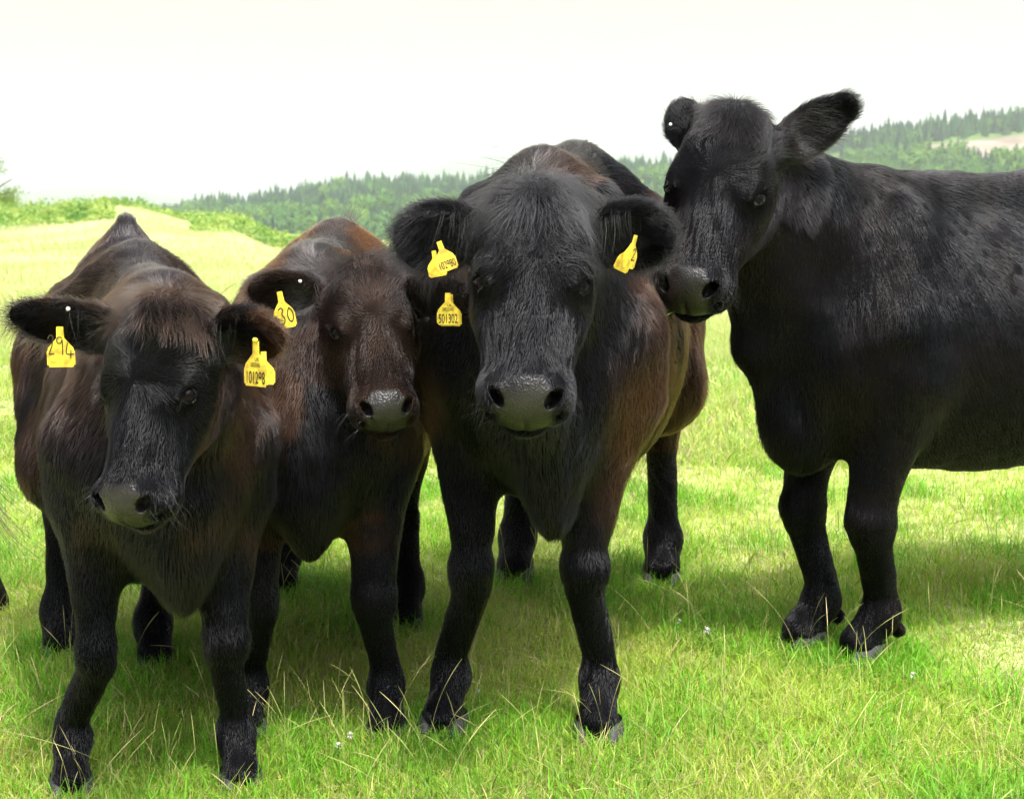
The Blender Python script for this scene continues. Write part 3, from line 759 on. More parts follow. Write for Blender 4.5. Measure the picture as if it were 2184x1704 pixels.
LABELS = {1: 'dark calf at the far left with shaggy brown crown and tag reading 294',
          2: 'calf with brown back and short forelock, squeezed between two others, tag reading 501302',
          3: 'black heifer with long tousled forelock and wide hairy ears, facing straight ahead',
          4: 'tall sleek black cow standing side on, head turned, with no yellow tag'}
import time as _t
ORDER = [3, 1, 2, 4]
def do_cow(c):
    t0 = _t.time()
    fld, V1, Q1, V2, Q2, eyes, ears = build_cow(c)
    c['fld'], c['eyes'], c['earinfo'] = fld, eyes, ears
    V = np.concatenate([V1, V2]); Q = np.concatenate([Q1, Q2 + len(V1)])
    root = mesh_obj('cow', V, Q, M_SKIN)
    tag(root, LABELS[c['name']], 'cow', 'cattle standing in the pasture')
    at, N, onhead, l = coat(c, fld, V, Q, root, c['brown'])
    for kx, a in at.items():
        a = np.asarray(a, np.float32)
        if a.ndim == 1: root.data.attributes.new(kx, 'FLOAT', 'POINT').data.foreach_set('value', a)
        else: root.data.attributes.new(kx, 'FLOAT_COLOR', 'POINT').data.foreach_set('color', np.concatenate([a, np.ones((len(a), 1), np.float32)], 1).ravel())
    for e, r, d, t, u in eyes:
        eo = sphere('eye', e, r, M_EYE, root); co = np.array([v.co[:] for v in eo.data.vertices]); dd = unit(co - e) @ nrm(d + u * (.30 if c['name'] == 4 else .05))
        eo.data.attributes.new('sclera', 'FLOAT', 'POINT').data.foreach_set('value', sstep(.66, .60, dd).astype(np.float32))
    hooves(c, root)
    c.update(V=V, Q=Q, N=N, l=l, onhead=onhead, root=root)
    print('cow', c['name'], len(V), 'verts', round(_t.time() - t0, 1), 's')
    H = c['head']
    print('  lm', np.round(proj(np.array([H.p(.198, g * .118, -.07) for g in (-1, 1)] + [H.p(.458, g * .052, -.04) for g in (-1, 1)]))).tolist())
sel = '1234'
for c in (c1, c2, c3, c4):
    if str(c['name']) in sel: do_cow(c)

# ------------------------------------------------------------------ forelocks, whiskers, lashes, tags
def pt_dir(P, target, away=False):
    d = unit(np.asarray(target) - P); return -d if away else d
def extras(c):
    H, V, Q, l, root, hk = c['head'], c['V'], c['Q'], c['l'], c['root'], c['head'].k
    a, s_, f = l[:, 0], l[:, 1], l[:, 2]; oh = c['onhead']
    n = c['name']; v = H.v
    # muzzle whiskers
    m = oh & (a > .405) & (a < .52) & (f < -.02) & ((np.abs(s_) > .058) | (f < -.13))
    long_hair(c, 'whiskers', root, V, Q, m, 1500, .027, lambda P, q: v(.35, 0, 0) + np.sign(q[:, 1:2]) * v(0, .5, 0) + v(0, 0, .1), lift=1.1, droop=.25, curl=.05, colr=(.06, .06, .06), w=2.0e-4, kpts=5)
    # lashes
    P_, R_, = [], []
    for (e, r, d, t, u) in c['eyes']:
        for i in range(28):
            al = rng.uniform(.15, .92) * math.pi; k_ = r / .0235
            p0 = e + (d * .021 + t * .024 * math.cos(al) + u * .017 * math.sin(al)) * k_ + d * .004
            dr = nrm(d * 1.0 + t * math.cos(al) * .8 + u * .1 + rng.normal(0, .10, 3)); L_ = rng.uniform(.014, .026)
            tt = np.linspace(0, 1, 5)[:, None]; P_.append(p0 + dr * L_ * tt - np.array([0, 0, 1]) * L_ * .55 * tt ** 1.5); R_.append(2.6e-4 * (1 - tt[:, 0] * .8))
    curves_obj('eyelashes', np.array(P_), np.array(R_), np.tile([[.010, .009, .009]], (len(P_), 1)), M_HAIR, root)
    # forelock
    if n == 3:
        w0 = H.p(-.015, .005, -.01)
        mk = oh & (a < .085) & (a > -.06) & (np.abs(s_) < .095) & (f > -.15)
        long_hair(c, 'forelock', root, V, Q, mk & (a < .055), 52000, .062, lambda P, q: unit(np.stack([q[:, 0] * .5 + .004, q[:, 1] * 1.6 - .004, 0 * q[:, 1]], -1)) @ H.M + n3(P) * .5, lift=.6, droop=.8, curl=.30, colr=(.0105, .010, .011), w=3.2e-4, jit=.25)
        mk2 = oh & (a < .17) & (a > .05) & (np.abs(s_) < .12) & (f > -.12)
        long_hair(c, 'forelock', root, V, Q, mk2, 22000, .027, lambda P, q: unit(np.stack([.5 + 0 * q[:, 1], q[:, 1] * 4, 0 * q[:, 1]], -1)) @ H.M + n3(P, 30) * .7, lift=.45, droop=.15, curl=.45, colr=(.011, .011, .0125), w=3.0e-4, jit=.4)
        mk3 = (np.abs(s_) < .028) & (a < .03) & (a > -.07) & (f > -.12)
        long_hair(c, 'forelock', root, V, Q, mk3, 9000, .085, lambda P, q: unit(np.stack([-.3 + 0 * q[:, 1], np.sign(rng.random(len(q)) - .45) * 1.0, .2 + 0 * q[:, 1]], -1)) @ H.M, lift=.6, droop=.75, curl=.35, colr=(.016, .015, .016), w=3.0e-4, jit=.45)
    if n == 1:
        mk = (np.abs(s_) < .115) & (a < .055) & (a > -.10) & (f > -.20)
        long_hair(c, 'forelock', root, V, Q, mk, 60000, .048, lambda P, q: unit(np.stack([q[:, 0] * .4 + .03, q[:, 1] * 1.2 + .01, .02 + 0 * q[:, 1]], -1)) @ H.M + n3(P) * .3, lift=.75, droop=.45, curl=.25, colr=(.028, .017, .012), w=3.2e-4, jit=.28)
    if n == 2:
        mk = (np.abs(s_) < .085) & (a < .04) & (a > -.08) & (f > -.15)
        long_hair(c, 'forelock', root, V, Q, mk, 42000, .052, lambda P, q: unit(np.stack([.5 + 0 * q[:, 1], q[:, 1] * 5 + .1, 0 * q[:, 1]], -1)) @ H.M + n3(P) * .2, lift=.8, droop=.35, curl=.1, colr=(.014, .012, .012), w=3.2e-4, jit=.2)
        B = c['body']; bl = B.inv(V)
        mk = (np.abs(bl[:, 1]) < .02) & (bl[:, 0] < -.76) & (bl[:, 2] > 1.1)
        long_hair(c, 'tail_tuft', root, V, Q, mk, 22000, .055, lambda P, q: B.v(.2, .3, 1) + 0 * P, lift=1.0, droop=-.2, curl=.2, colr=(.012, .011, .012), w=3e-4, jit=.4)
    if n == 4:
        mk = (np.abs(s_) < .075) & (a < .075) & (a > -.06) & (f > -.13)
        long_hair(c, 'forelock', root, V, Q, mk, 52000, .034, lambda P, q: unit(np.stack([.6 + 0 * q[:, 1], q[:, 1] * 5, 0 * q[:, 1]], -1)) @ H.M + n3(P) * .15, lift=.7, droop=.25, curl=.1, colr=(.016, .014, .014), w=3.2e-4, jit=.2)
    B = c['body']; tl = V - B.p(-1.0, .03, .5); mk = np.linalg.norm(tl, axis=1) < .14
    long_hair(c, 'tail_switch', root, V, Q, mk, 26000, .20, lambda P, q: np.array([0, 0, -1.0]) + 0 * P, lift=.22, droop=.2, curl=.12, colr=(.014, .010, .009), w=4e-4, jit=.25)
    # long hair in and round the ears
    for i, (base, e1, e2, e3, Ln, wid) in enumerate(c['earinfo']):
        q = V - base; x = q @ e1 / Ln; y = q @ e2 / wid; z = q @ e3 / wid
        if n != 4:
            mk = (x > .22) & (x < 1.1) & (np.abs(y) < 1.15) & (np.abs(z) < .8) & (np.linalg.norm(q, axis=1) < Ln * 1.2)
            br_ = (.040, .022, .014) if n == 1 else (.012, .011, .012)
            edge = mk & ((np.abs(y) > .62) | (x > .85))
            long_hair(c, 'ear_fringe', root, V, Q, edge, 26000, .034 if n != 2 else .026, lambda P, ql: e1 * .6 + np.sign(((P - base) @ e2))[:, None] * e2 * .8 + e3 * .25, lift=.5, droop=.3, curl=.12, colr=br_, w=3e-4, jit=.25)
            inner = mk & (x < .62) & (np.abs(y) < .9) & (z > -.5)
            long_hair(c, 'ear_fringe', root, V, Q, inner & (y * (1 if e2[2] > 0 else -1) > -.2), 16000, .060 if n == 3 else .035, lambda P, ql: e1 * .25 - np.array([0, 0, 1]) * .9 + e3 * .3, lift=.5, droop=.6, curl=.12, colr=(.012, .011, .012), w=3e-4, jit=.22)
        else:
            mk = (x > .35) & (x < 1.08) & (np.abs(y) > .6) & (np.abs(y) < 1.2) & (np.linalg.norm(q, axis=1) < Ln * 1.15)
            long_hair(c, 'ear_fringe', root, V, Q, (x > .12) & (x < .75) & (np.abs(y) < .95) & (z > -.6) & (np.linalg.norm(q, axis=1) < Ln * .9) & (a < .12), 15000, .045, lambda P, ql: e1 * .9 - e2 * np.sign(e2[2]) * .5, lift=.4, droop=.2, curl=.08, colr=(.009, .008, .008), w=3e-4, jit=.2)
            long_hair(c, 'ear_fringe', root, V, Q, mk, 12000, .022, lambda P, ql: e1 * .8 + np.sign(((P - base) @ e2))[:, None] * e2 * .7, lift=.35, droop=.2, curl=.08, colr=(.03, .018, .012), w=2.8e-4, jit=.2)
def n3(P, f=16): return np.stack([noise(P, f, i) for i in range(3)], -1)

def tagframe(top_xy, Z, bot_xy, w_px, yaw=0.0, scale=1.0):
    """top of the neck at top_xy, foot of the plate at bot_xy (photograph positions)"""
    t = pix(*top_xy, Z); b = pix(*bot_xy, Z); Yv = nrm(t - b); L = np.linalg.norm(t - b) / .078 
    X = nrm(np.cross(Yv, [math.sin(yaw), -math.cos(yaw), .12])) ; Zv = np.cross(X, Yv)
    return Frame(t, X, Yv, Zv, L)
def make_tags():
    if '1' in sel:
        r = c1['root']
        M = tagframe((127, 697), 2.90, (131, 783), 73, -.05)
        t = tag_plate('ear_tag', M, r, .0); tag_strokes([[(-.024, -.044 + .020), (-.021, -.038 + .022), (-.015, -.038 + .022), (-.013, -.044 + .020), (-.017, -.055 + .016), (-.0235, -.066 + .013), (-.020, -.0655 + .013), (-.0125, -.065 + .013)],
            [(.004, -.022), (.000, -.0195), (-.006, -.021), (-.007, -.030), (-.001, -.033), (.003, -.029), (.004, -.022), (.0045, -.040), (.004, -.055)],
            [(.0145, -.030), (.0125, -.040), (.010, -.0525), (.018, -.0535), (.0265, -.053)], [(.0205, -.045), (.0195, -.061)]], M, t)
        t['label'] = 'yellow ear tag with 294 written by hand'
        rivet(pix(145, 659, 2.915), r, .0036)
        M = tagframe((545, 728), 2.84, (545, 824), 58, -.62)
        t = tag_plate('ear_tag', M, r, .0); rivet(M.p(0, .002, .003), t, .0045 , M_TAG, 'rivet', M.M[2] - M.M[0])
        tag_text('101298', M, t, .030, -.073, .52, M_INK); tag_text('582545', M, t, .0095, -.044, .8); tag_text('UK', M, t, .0085, -.034, .9, x=.004)
        t['label'] = 'yellow ear tag printed 101298'
        M2 = tagframe((562, 750), 2.88, (563, 821), 50, .45, 1.0); tag_plate('back_plate', M2, t)
    if '2' in sel:
        r = c2['root']
        M = tagframe((596, 622), 3.33, (612, 700), 60, .75)
        t = tag_plate('ear_tag', M, r); t['label'] = 'yellow ear tag with 30 written by hand'
        tag_strokes([[(-.014, -.038), (-.006, -.033), (-.001, -.040), (-.008, -.048), (.000, -.056), (-.003, -.068), (-.013, -.067)],
                     [(.014, -.036), (.008, -.046), (.008, -.060), (.015, -.068), (.022, -.060), (.022, -.045), (.014, -.036)]], M, t, .003)
        rivet(pix(640, 600, 3.36), r, .0036)
        M = tagframe((955, 625), 3.14, (956, 693), 60, -.08)
        t = tag_plate('ear_tag', M, r); t['label'] = 'yellow ear tag printed 501302'
        tag_text('501302', M, t, .032, -.0735, .50, M_INK); tag_text('582545', M, t, .011, -.0435, .85, M_INK2); tag_text('UK', M, t, .0085, -.033, 1, M_INK2, x=.004)
        M2 = tagframe((960, 628), 3.155, (961, 696), 60, -.08); tag_plate('back_plate', M2, t)
    if '3' in sel:
        r = c3['root']
        M = tagframe((936, 515), 3.09, (958, 577), 60, .25); t = tag_plate('ear_tag', M, r)
        tag_text('102980', M, t, .028, -.071, .56, M_INK); t['label'] = 'yellow printed ear tag half hidden by long ear hair'
        M2 = tagframe((925, 535), 3.13, (935, 590), 60, .1); tag_plate('back_plate', M2, t)
        M = tagframe((1357, 502), 3.09, (1338, 572), 60, .95); t = tag_plate('ear_tag', M, r); t['label'] = 'yellow ear tag with a handwritten 2 showing'
        tag_strokes([[(.004, -.036), (.009, -.030), (.015, -.034), (.012, -.046), (.003, -.060), (.010, -.0575), (.018, -.058)]], M, t, .003)
        tag_plate('back_plate', tagframe((1350, 520), 3.13, (1322, 578), 60, .8), t)
    if '4' in sel:
        rivet(pix(1430, 266, 3.86), c4['root'], .0038, None, 'white_tag')
for c in (c1, c2, c3, c4):
    if str(c['name']) in sel and DEV != 'clay': extras(c)
make_tags()
def outsider():
    # one more animal stands just beyond the left edge; only its tail tip reaches into the picture
    B = c2['body']; t_ = B.p(-1.0, .03, .5); a = -math.pi / 2 - math.atan2(B.M[0][0], -B.M[0][1]); ca, sa = math.cos(a), math.sin(a)
    r = c2['root'].copy(); link(r); r.rotation_euler = (0, 0, a)
    want = pix(-42, 1060, 4.35); r.location = (want[0] - (ca * t_[0] - sa * t_[1]), want[1] - (sa * t_[0] + ca * t_[1]), want[2] - t_[2] - .02)
    for ch in list(c2['root'].children):
        if ch.name.startswith('ear_tag') or ch.name.startswith('rivet'): continue
        q = ch.copy(); link(q); q.parent = r
    r['label'] = 'cow out of frame, only its tail hair showing at the left edge'; 
if '2' in sel and DEV != 'clay': outsider()
if '4' in sel:
    m0 = c4['head'].p(.49, -.035, -.135); g0 = M_GRASSB = mat('fresh_grass', (.12, .26, .03), .5)
    tt = np.linspace(0, 1, 14)[:, None]; P = m0 + (pix(1392, 716, 3.55) - m0) * tt + np.array([0, 0, .012]) * np.sin(tt * 3.14)
    V, Q = [], []; 
    for i, p_ in enumerate(P):
        for j in range(5): V.append(p_ + np.array([math.cos(j * 1.2566), 0, math.sin(j * 1.2566)]) * (.0013 if i % 5 else .0022))
    Q = [[i * 5 + j, i * 5 + (j + 1) % 5, (i + 1) * 5 + (j + 1) % 5, (i + 1) * 5 + j] for i in range(len(P) - 1) for j in range(5)]
    tag(mesh_obj('grass_stem', V, np.array(Q), g0), 'green grass stem dangling from the mouth of the tall sleek cow', 'grass stem')

# ------------------------------------------------------------------ the field
M_GROUND = mat('turf', (.1, .2, .03), .95, .1)
def ground_nodes(m):
    nt = m.node_tree; b = nt.nodes['Principled BSDF']; tcn = nt.nodes.new('ShaderNodeTexCoord')
    def ns(scale, det, stops, vec=(1, 1, 1)):
        mpn = nt.nodes.new('ShaderNodeMapping'); mpn.inputs['Scale'].default_value = vec
        n = nt.nodes.new('ShaderNodeTexNoise'); n.inputs['Scale'].default_value = scale; n.inputs['Detail'].default_value = det
        r = nt.nodes.new('ShaderNodeValToRGB'); r.color_ramp.elements[0].position = stops[0][0]; r.color_ramp.elements[0].color = (*stops[0][1], 1)
        r.color_ramp.elements[1].position = stops[-1][0]; r.color_ramp.elements[1].color = (*stops[-1][1], 1)
        for p_, c_ in stops[1:-1]: e = r.color_ramp.elements.new(p_); e.color = (*c_, 1)
        nt.links.new(tcn.outputs['Object'], mpn.inputs[0]); nt.links.new(mpn.outputs[0], n.inputs['Vector']); nt.links.new(n.outputs[0], r.inputs[0]); return r
    r1 = ns(.35, 6, [(.3, (.28, .35, .12)), (.5, (.39, .43, .19)), (.7, (.49, .49, .27))], (1, .6, 1))
    r2 = ns(14, 5, [(.35, (.45, .45, .4)), (.65, (1.15, 1.15, 1.05))])
    mx = nt.nodes.new('ShaderNodeMixRGB'); mx.blend_type = 'MULTIPLY'; mx.inputs[0].default_value = 1
    nt.links.new(r1.outputs[0], mx.inputs[1]); nt.links.new(r2.outputs[0], mx.inputs[2]); nt.links.new(mx.outputs[0], b.inputs['Base Color'])
ground_nodes(M_GROUND)
# polar-ish sheet: rows by distance, columns by bearing, reaching from behind the camera to the brow
ys = np.concatenate([[-60, -20, -8, -3, 0], np.geomspace(1, 620, 260)])
us = np.concatenate([np.linspace(-1.6, -.5, 20), np.linspace(-.48, .48, 150), np.linspace(.5, 1.6, 20)])
G = np.array([[u * max(y, 0) + np.sign(u) * abs(u) * 14, y] for y in ys for u in us])
Vg = np.concatenate([G, ground(G[:, 0], G[:, 1])[:, None]], 1)
i = np.arange(len(ys) - 1)[:, None] * len(us) + np.arange(len(us) - 1)
Qg = np.stack([i, i + 1, i + 1 + len(us), i + len(us)], -1).reshape(-1, 4)
tag(mesh_obj('field', Vg, Qg, M_GROUND), kind='structure')

# grass: every blade its own little bent leaf
def leaf_material(name, trans=.45, rough=.5):
    m = bpy.data.materials.new(name); m.use_nodes = True; nt = m.node_tree; b = nt.nodes['Principled BSDF']
    a = nt.nodes.new('ShaderNodeAttribute'); a.attribute_name = 'col'; nt.links.new(a.outputs['Color'], b.inputs['Base Color'])
    b.inputs['Roughness'].default_value = rough; b.inputs['Specular IOR Level'].default_value = .25
    t = nt.nodes.new('ShaderNodeBsdfTranslucent'); nt.links.new(a.outputs['Color'], t.inputs['Color'])
    mx = nt.nodes.new('ShaderNodeMixShader'); mx.inputs[0].default_value = trans
    nt.links.new(b.outputs[0], mx.inputs[1]); nt.links.new(t.outputs[0], mx.inputs[2]); nt.links.new(mx.outputs[0], nt.nodes['Material Output'].inputs[0])
    return m
M_LEAF = leaf_material('grass_blade')
def blades(name, X, Y, Hh, Wd, col, lean=.5, segs=3):
    n = len(X); Z = ground(X, Y); th = rng.uniform(0, 6.28, n); ld = np.stack([np.cos(th), np.sin(th), 0 * th], 1)
    ph = th + rng.normal(1.57, .5, n); sd = np.stack([np.cos(ph), np.sin(ph), 0 * ph], 1)
    ln = np.abs(rng.normal(lean, .4, n)); base = np.stack([X, Y, Z - .004], 1); V = []
    for j in range(segs):
        t = j / segs; c_ = base + ld * (ln * Hh * t * t)[:, None] + np.array([0, 0, 1]) * (Hh * (t - .25 * ln * t * t))[:, None]
        wv = (Wd * (1 - .45 * t))[:, None] * .5; V += [c_ - sd * wv, c_ + sd * wv]
    V.append(base + ld * (ln * Hh)[:, None] + np.array([0, 0, 1]) * (Hh * (1 - .25 * ln))[:, None])
    k = 2 * segs + 1; V = np.stack(V, 1).reshape(-1, 3); b0 = (np.arange(n) * k)[:, None]
    Q = np.concatenate([b0 + np.array([[2 * j, 2 * j + 1, 2 * j + 3, 2 * j + 2]]) for j in range(segs - 1)])
    T = b0 + np.array([[2 * segs - 2, 2 * segs - 1, 2 * segs]])
    o = mesh_obj(name, V, [Q, T], M_LEAF, attrs={'col': np.repeat(col, k, 0)}); return tag(o, kind='stuff')
def grass_color(P, n):
    g = noise(P, 1.3, 0) * .5 + noise(P, 4, 1) * .35; d = noise(P, .6, 2)
    A, B_, C_, D_ = np.array([.18, .41, .022]), np.array([.42, .57, .065]), np.array([.46, .50, .10]), np.array([.62, .53, .26])
    t = np.clip(.5 + g * .45 + rng.normal(0, .25, n), 0, 1)[:, None]; col = A * (1 - t) + B_ * t
    yel = (rng.random(n) < .36 + .18 * d)[:, None]; col = np.where(yel, C_ * rng.uniform(.8, 1.2, (n, 1)), col)
    dead = (rng.random(n) < .11 + .06 * noise(P, 2.2, 2))[:, None]; return np.where(dead, D_ * rng.uniform(.6, 1.1, (n, 1)), col) * rng.uniform(.8, 1.15, (n, 1))
def scatter(n, y0, y1, margin=1.25):
    s0, s1 = 1 / y0, 1 / y1; Y = 1 / rng.uniform(s1, s0, n) if True else 0
    X = rng.uniform(-.34 * margin, .34 * margin, n) * Y + rng.normal(0, .02, n); return X, Y
NG = .12 if DEV else 1.0
def clumpmask(X, Y, thr):
    P = np.stack([X, Y, 0 * X], 1); return (noise(P, 3.0, 0) + noise(P, 9, 1) * .6 + rng.normal(0, .45, len(X))) > thr
n = int(340000 * NG); X, Y = scatter(n, 2.6, 7.0); P = np.stack([X, Y, 0 * X], 1)
cl = noise(P, 3.2, 1) * .5 + noise(P, 8, 0) * .3
blades('grass', X, Y, (.028 + .018 * cl) * rng.uniform(.5, 1.6, n) + .008, rng.uniform(.0018, .0038, n), grass_color(P, n), .75)
n = int(150000 * NG); X, Y = scatter(n, 6.5, 16); P = np.stack([X, Y, 0 * X], 1)
blades('grass', X, Y, (.040 + .024 * noise(P, 2.5, 1)) * rng.uniform(.5, 1.6, n) + .01, rng.uniform(.004, .008, n), grass_color(P, n) * .9 + .04, .7, 2)
n = int(150000 * NG); X, Y = scatter(n, 10, 120); P = np.stack([X, Y, 0 * X], 1)
sz = Y / 25
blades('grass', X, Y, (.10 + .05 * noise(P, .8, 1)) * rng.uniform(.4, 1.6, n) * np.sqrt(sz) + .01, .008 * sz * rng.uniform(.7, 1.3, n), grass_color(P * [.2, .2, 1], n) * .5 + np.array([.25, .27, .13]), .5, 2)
# deeper green tussocks near the feet and in the middle distance
n = int(42000 * NG); cx = rng.uniform(-.36, .36, 190); cy = rng.uniform(3.0, 6.5, 190); ci = rng.integers(0, 190, n)
_hf = np.array([np.asarray(h_)[:2] for c_ in (c1, c2, c3, c4) for h_ in list(c_['fore']) + list(c_['hind'])]); _ix = rng.integers(0, len(_hf), 64)
cy[:64] = _hf[_ix, 1] + rng.uniform(-.16, .10, 64); cx[:64] = (_hf[_ix, 0] + rng.normal(0, .09, 64)) / cy[:64]
X = (cx * cy)[ci] + rng.normal(0, .07, n); Y = cy[ci] + rng.normal(0, .09, n); P = np.stack([X, Y, 0 * X], 1)
blades('grass', X, Y, rng.uniform(.04, .09, n), rng.uniform(.002, .004, n), np.array([[.15, .36, .022]]) * rng.uniform(.7, 1.5, (n, 1)), .8)
# dry straw lying over the turf
n = int(5200 * (NG if DEV else 1)); X, Y = scatter(n, 2.8, 9); P = np.stack([X, Y, 0 * X], 1)
blades('grass', X, Y, rng.uniform(.03, .09, n), rng.uniform(.0016, .003, n), np.array([[.66, .58, .30]]) * rng.uniform(.7, 1.15, (n, 1)), 2.2)

# flowering stalks, leaning thin stems with a seed head
def stalks(n, y0, y1, h0, h1, wk=1.0):
    X, Y = scatter(n, y0, y1); cl_ = rng.random(n) < .5; 
    Z = ground(X, Y); Hh = rng.uniform(h0, h1, n); th = rng.uniform(0, 6.28, n); ln = np.abs(rng.normal(.35, .35, n)); K = 10
    t = np.linspace(0, 1, K)[None, :, None]; D = np.stack([np.cos(th), np.sin(th), 0 * th], 1)[:, None]
    P = np.stack([X, Y, Z], 1)[:, None] + D * (ln * Hh)[:, None, None] * t ** 2 + np.array([0, 0, 1]) * Hh[:, None, None] * (t - .2 * ln[:, None, None] * t ** 2)
    prof = np.array([1, .9, .8, .75, .7, .65, .65, 1.7, 1.9, .5]); R = .00085 * wk * prof[None] * rng.uniform(.7, 1.3, (n, 1)) * np.clip(Y / 4, .8, 3)[:, None]
    cA, cB = np.array([.36, .40, .11]), np.array([.56, .46, .22]); t_ = rng.random((n, 1)); return P, R, (cA * (1 - t_) + cB * t_) * rng.uniform(.7, 1.1, (n, 1))
M_STALK = mat('dry_stalk', (.5, .45, .2), .7, .2, attr='col')
A = [stalks(1600, 3.0, 7, .07, .24, .45), stalks(420, 6, 14, .12, .34, .8), stalks(900, 12, 60, .25, .55, .9)]
tag(curves_obj('grass_stalks', np.concatenate([q[0] for q in A]), np.concatenate([q[1] for q in A]), np.concatenate([q[2] for q in A]), M_STALK), kind='stuff')
# white clover heads
def clover(xp, yp, r, lab):
    p0 = gp(xp, yp + 22); V, Q = [], []; c_ = p0 + [0, 0, .055]
    for _ in range(46):
        d = nrm(rng.normal(size=3) + [0, 0, .35]); u = nrm(np.cross(d, [.3, .2, 1])); w_ = np.cross(d, u); b0 = len(V)
        V += [c_ + d * r * .35 - u * r * .12, c_ + d * r * .35 + u * r * .12, c_ + d * r + u * r * .16, c_ + d * r * 1.05 - u * r * .16]; Q.append([b0, b0 + 1, b0 + 2, b0 + 3])
    o = mesh_obj('clover_flower', V, np.array(Q), M_PETAL, smooth=False); tag(o, lab, 'flower', 'white clover heads in the grass')
    V = []; Q = []
    for i in range(5):
        for j in range(4): V.append(p0 + [0, 0, .055 * i / 4] + np.array([math.cos(j * 1.57), math.sin(j * 1.57), 0]) * .0009)
    Q = [[i * 4 + j, i * 4 + (j + 1) % 4, (i + 1) * 4 + (j + 1) % 4, (i + 1) * 4 + j] for i in range(4) for j in range(4)]
    mesh_obj('stem', V, np.array(Q), mat('clover_stem', (.1, .22, .03)), o)
M_PETAL = mat('petal', (.72, .70, .62), .7)
for a_ in [(1507, 1366, .011, 'largest white clover head, in the grass between the black heifer and the tall cow'), (1448, 1345, .007, 'small pale clover head just left of the largest clover head'),
           (747, 1598, .008, 'white clover head in the grass below the second calf, right of a lower one'), (722, 1621, .008, 'lower left white clover head of the pair below the second calf'),
           (1945, 1464, .008, 'white clover head in the grass below the near hoof of the tall cow'), (1020, 1501, .006, 'tiny white clover head between the front feet of the black heifer')]: clover(*a_)

# ------------------------------------------------------------------ bracken on the left-hand brow
def bracken():
    n = int(42000 * (NG if DEV else 1)); V = []; xs_ = rng.uniform(-500, 640, n * 2); Yr = rng.uniform(52, 92, n * 2)
    X = (xs_ - CX) / FPX * Yr; P = np.stack([X, Yr, 0 * X], 1)
    # patches: along the top of the brow and a slanting tongue down to the right
    band = sstep(.0, .3, noise(P, .28, 0) * .5 + noise(P, .11, 1) * .4 + sstep(78, 88, Yr) * 1.5 - .88 + 1.1 * sstep(66, 70, Yr) * sstep(78, 74, Yr) * (xs_ < 250) + sstep(380, 430, xs_) * 1.5 * sstep(66, 72, Yr))
    ok = rng.random(n * 2) < band; X, Y = X[ok][:n], Yr[ok][:n]; m = len(X); Z = ground(X, Y)
    P = np.stack([X, Y, Z], 1); hgt = .30 + .22 * noise(P * [1, 1, 0], .9, 1) + .12 * noise(P * [1, 1, 0], 2.6, 2)
    C0 = P + np.array([0, 0, 1]) * (np.abs(hgt) * rng.uniform(.1, 1.0, m) + .05)[:, None]
    d = unit(rng.normal(size=(m, 3)) * [1, 1, .35] + [0, 0, .25]); s = unit(np.cross(d, rng.normal(size=(m, 3)) * .4 + [0, 0, 1])); L = rng.uniform(.10, .26, m)[:, None]
    V = np.stack([C0 - s * L * .12, C0 + d * L * .5 - s * L * .30, C0 + d * L + [0, 0, -.03], C0 + d * L * .5 + s * L * .30], 1).reshape(-1, 3)
    Q = np.arange(m * 4).reshape(-1, 4); t = np.clip(.5 + .5 * noise(P, 1.6, 0) + rng.normal(0, .2, m), 0, 1)[:, None]
    col = np.array([.12, .26, .045]) * (1 - t) + np.array([.38, .48, .12]) * t
    tag(mesh_obj('bracken', V, Q, M_LEAF, smooth=False, attrs={'col': np.repeat(col, 4, 0)}), kind='stuff')
bracken()

# ------------------------------------------------------------------ hills, mountain, wood
HILL = [(-2500, 520), (-300, 515), (150, 505), (300, 490), (360, 470), (420, 456), (520, 446), (600, 438), (700, 420), (800, 408), (920, 408), (1000, 402), (1100, 392), (1250, 368), (1350, 366), (1430, 358), (1600, 336), (1830, 306), (2000, 284), (2184, 262), (2600, 235), (5000, 220)]
Y0, Y1 = 430.0, 1100.0
def hill(x, y):
    xs = CX + FPX * x / y; t = (y - Y0) / (Y1 - Y0); zr = CAMZ + (HZ - interp(xs, HILL)) * Y1 / FPX
    up = -16 + (zr + 16) * np.clip(t, 0, 1) ** 1.15
    P = np.stack([x, y, 0 * x], -1)
    return up + (2.0 * noise(P, .012, 0) + .8 * noise(P, .04, 1)) * np.clip(t * 3, 0, 1) * np.clip((1.05 - t) * 8, .15, 1) - np.clip(t - 1, 0, 1) * 120
M_HILL = mat('hillside', (.1, .12, .05), .95, .1)
def hn(m):
    nt = m.node_tree; b = nt.nodes['Principled BSDF']; t = nt.nodes.new('ShaderNodeTexCoord'); n = nt.nodes.new('ShaderNodeTexNoise'); n.inputs['Scale'].default_value = .05; n.inputs['Detail'].default_value = 8
    a = nt.nodes.new('ShaderNodeAttribute'); a.attribute_name = 'cut'; r = nt.nodes.new('ShaderNodeValToRGB'); r2 = nt.nodes.new('ShaderNodeValToRGB')
    r.color_ramp.elements[0].color = (.05, .11, .03, 1); r.color_ramp.elements[1].color = (.13, .20, .05, 1)
    r2.color_ramp.elements[0].position = .35; r2.color_ramp.elements[0].color = (.17, .13, .10, 1); r2.color_ramp.elements[1].position = .62; r2.color_ramp.elements[1].color = (.30, .25, .20, 1)
    mx = nt.nodes.new('ShaderNodeMixRGB'); nt.links.new(t.outputs['Object'], n.inputs['Vector'])
    nt.links.new(n.outputs[0], r.inputs[0]); nt.links.new(n.outputs[0], r2.inputs[0]); nt.links.new(a.outputs['Fac'], mx.inputs[0]); nt.links.new(r.outputs[0], mx.inputs[1]); nt.links.new(r2.outputs[0], mx.inputs[2]); nt.links.new(mx.outputs[0], b.inputs['Base Color'])
hn(M_HILL)
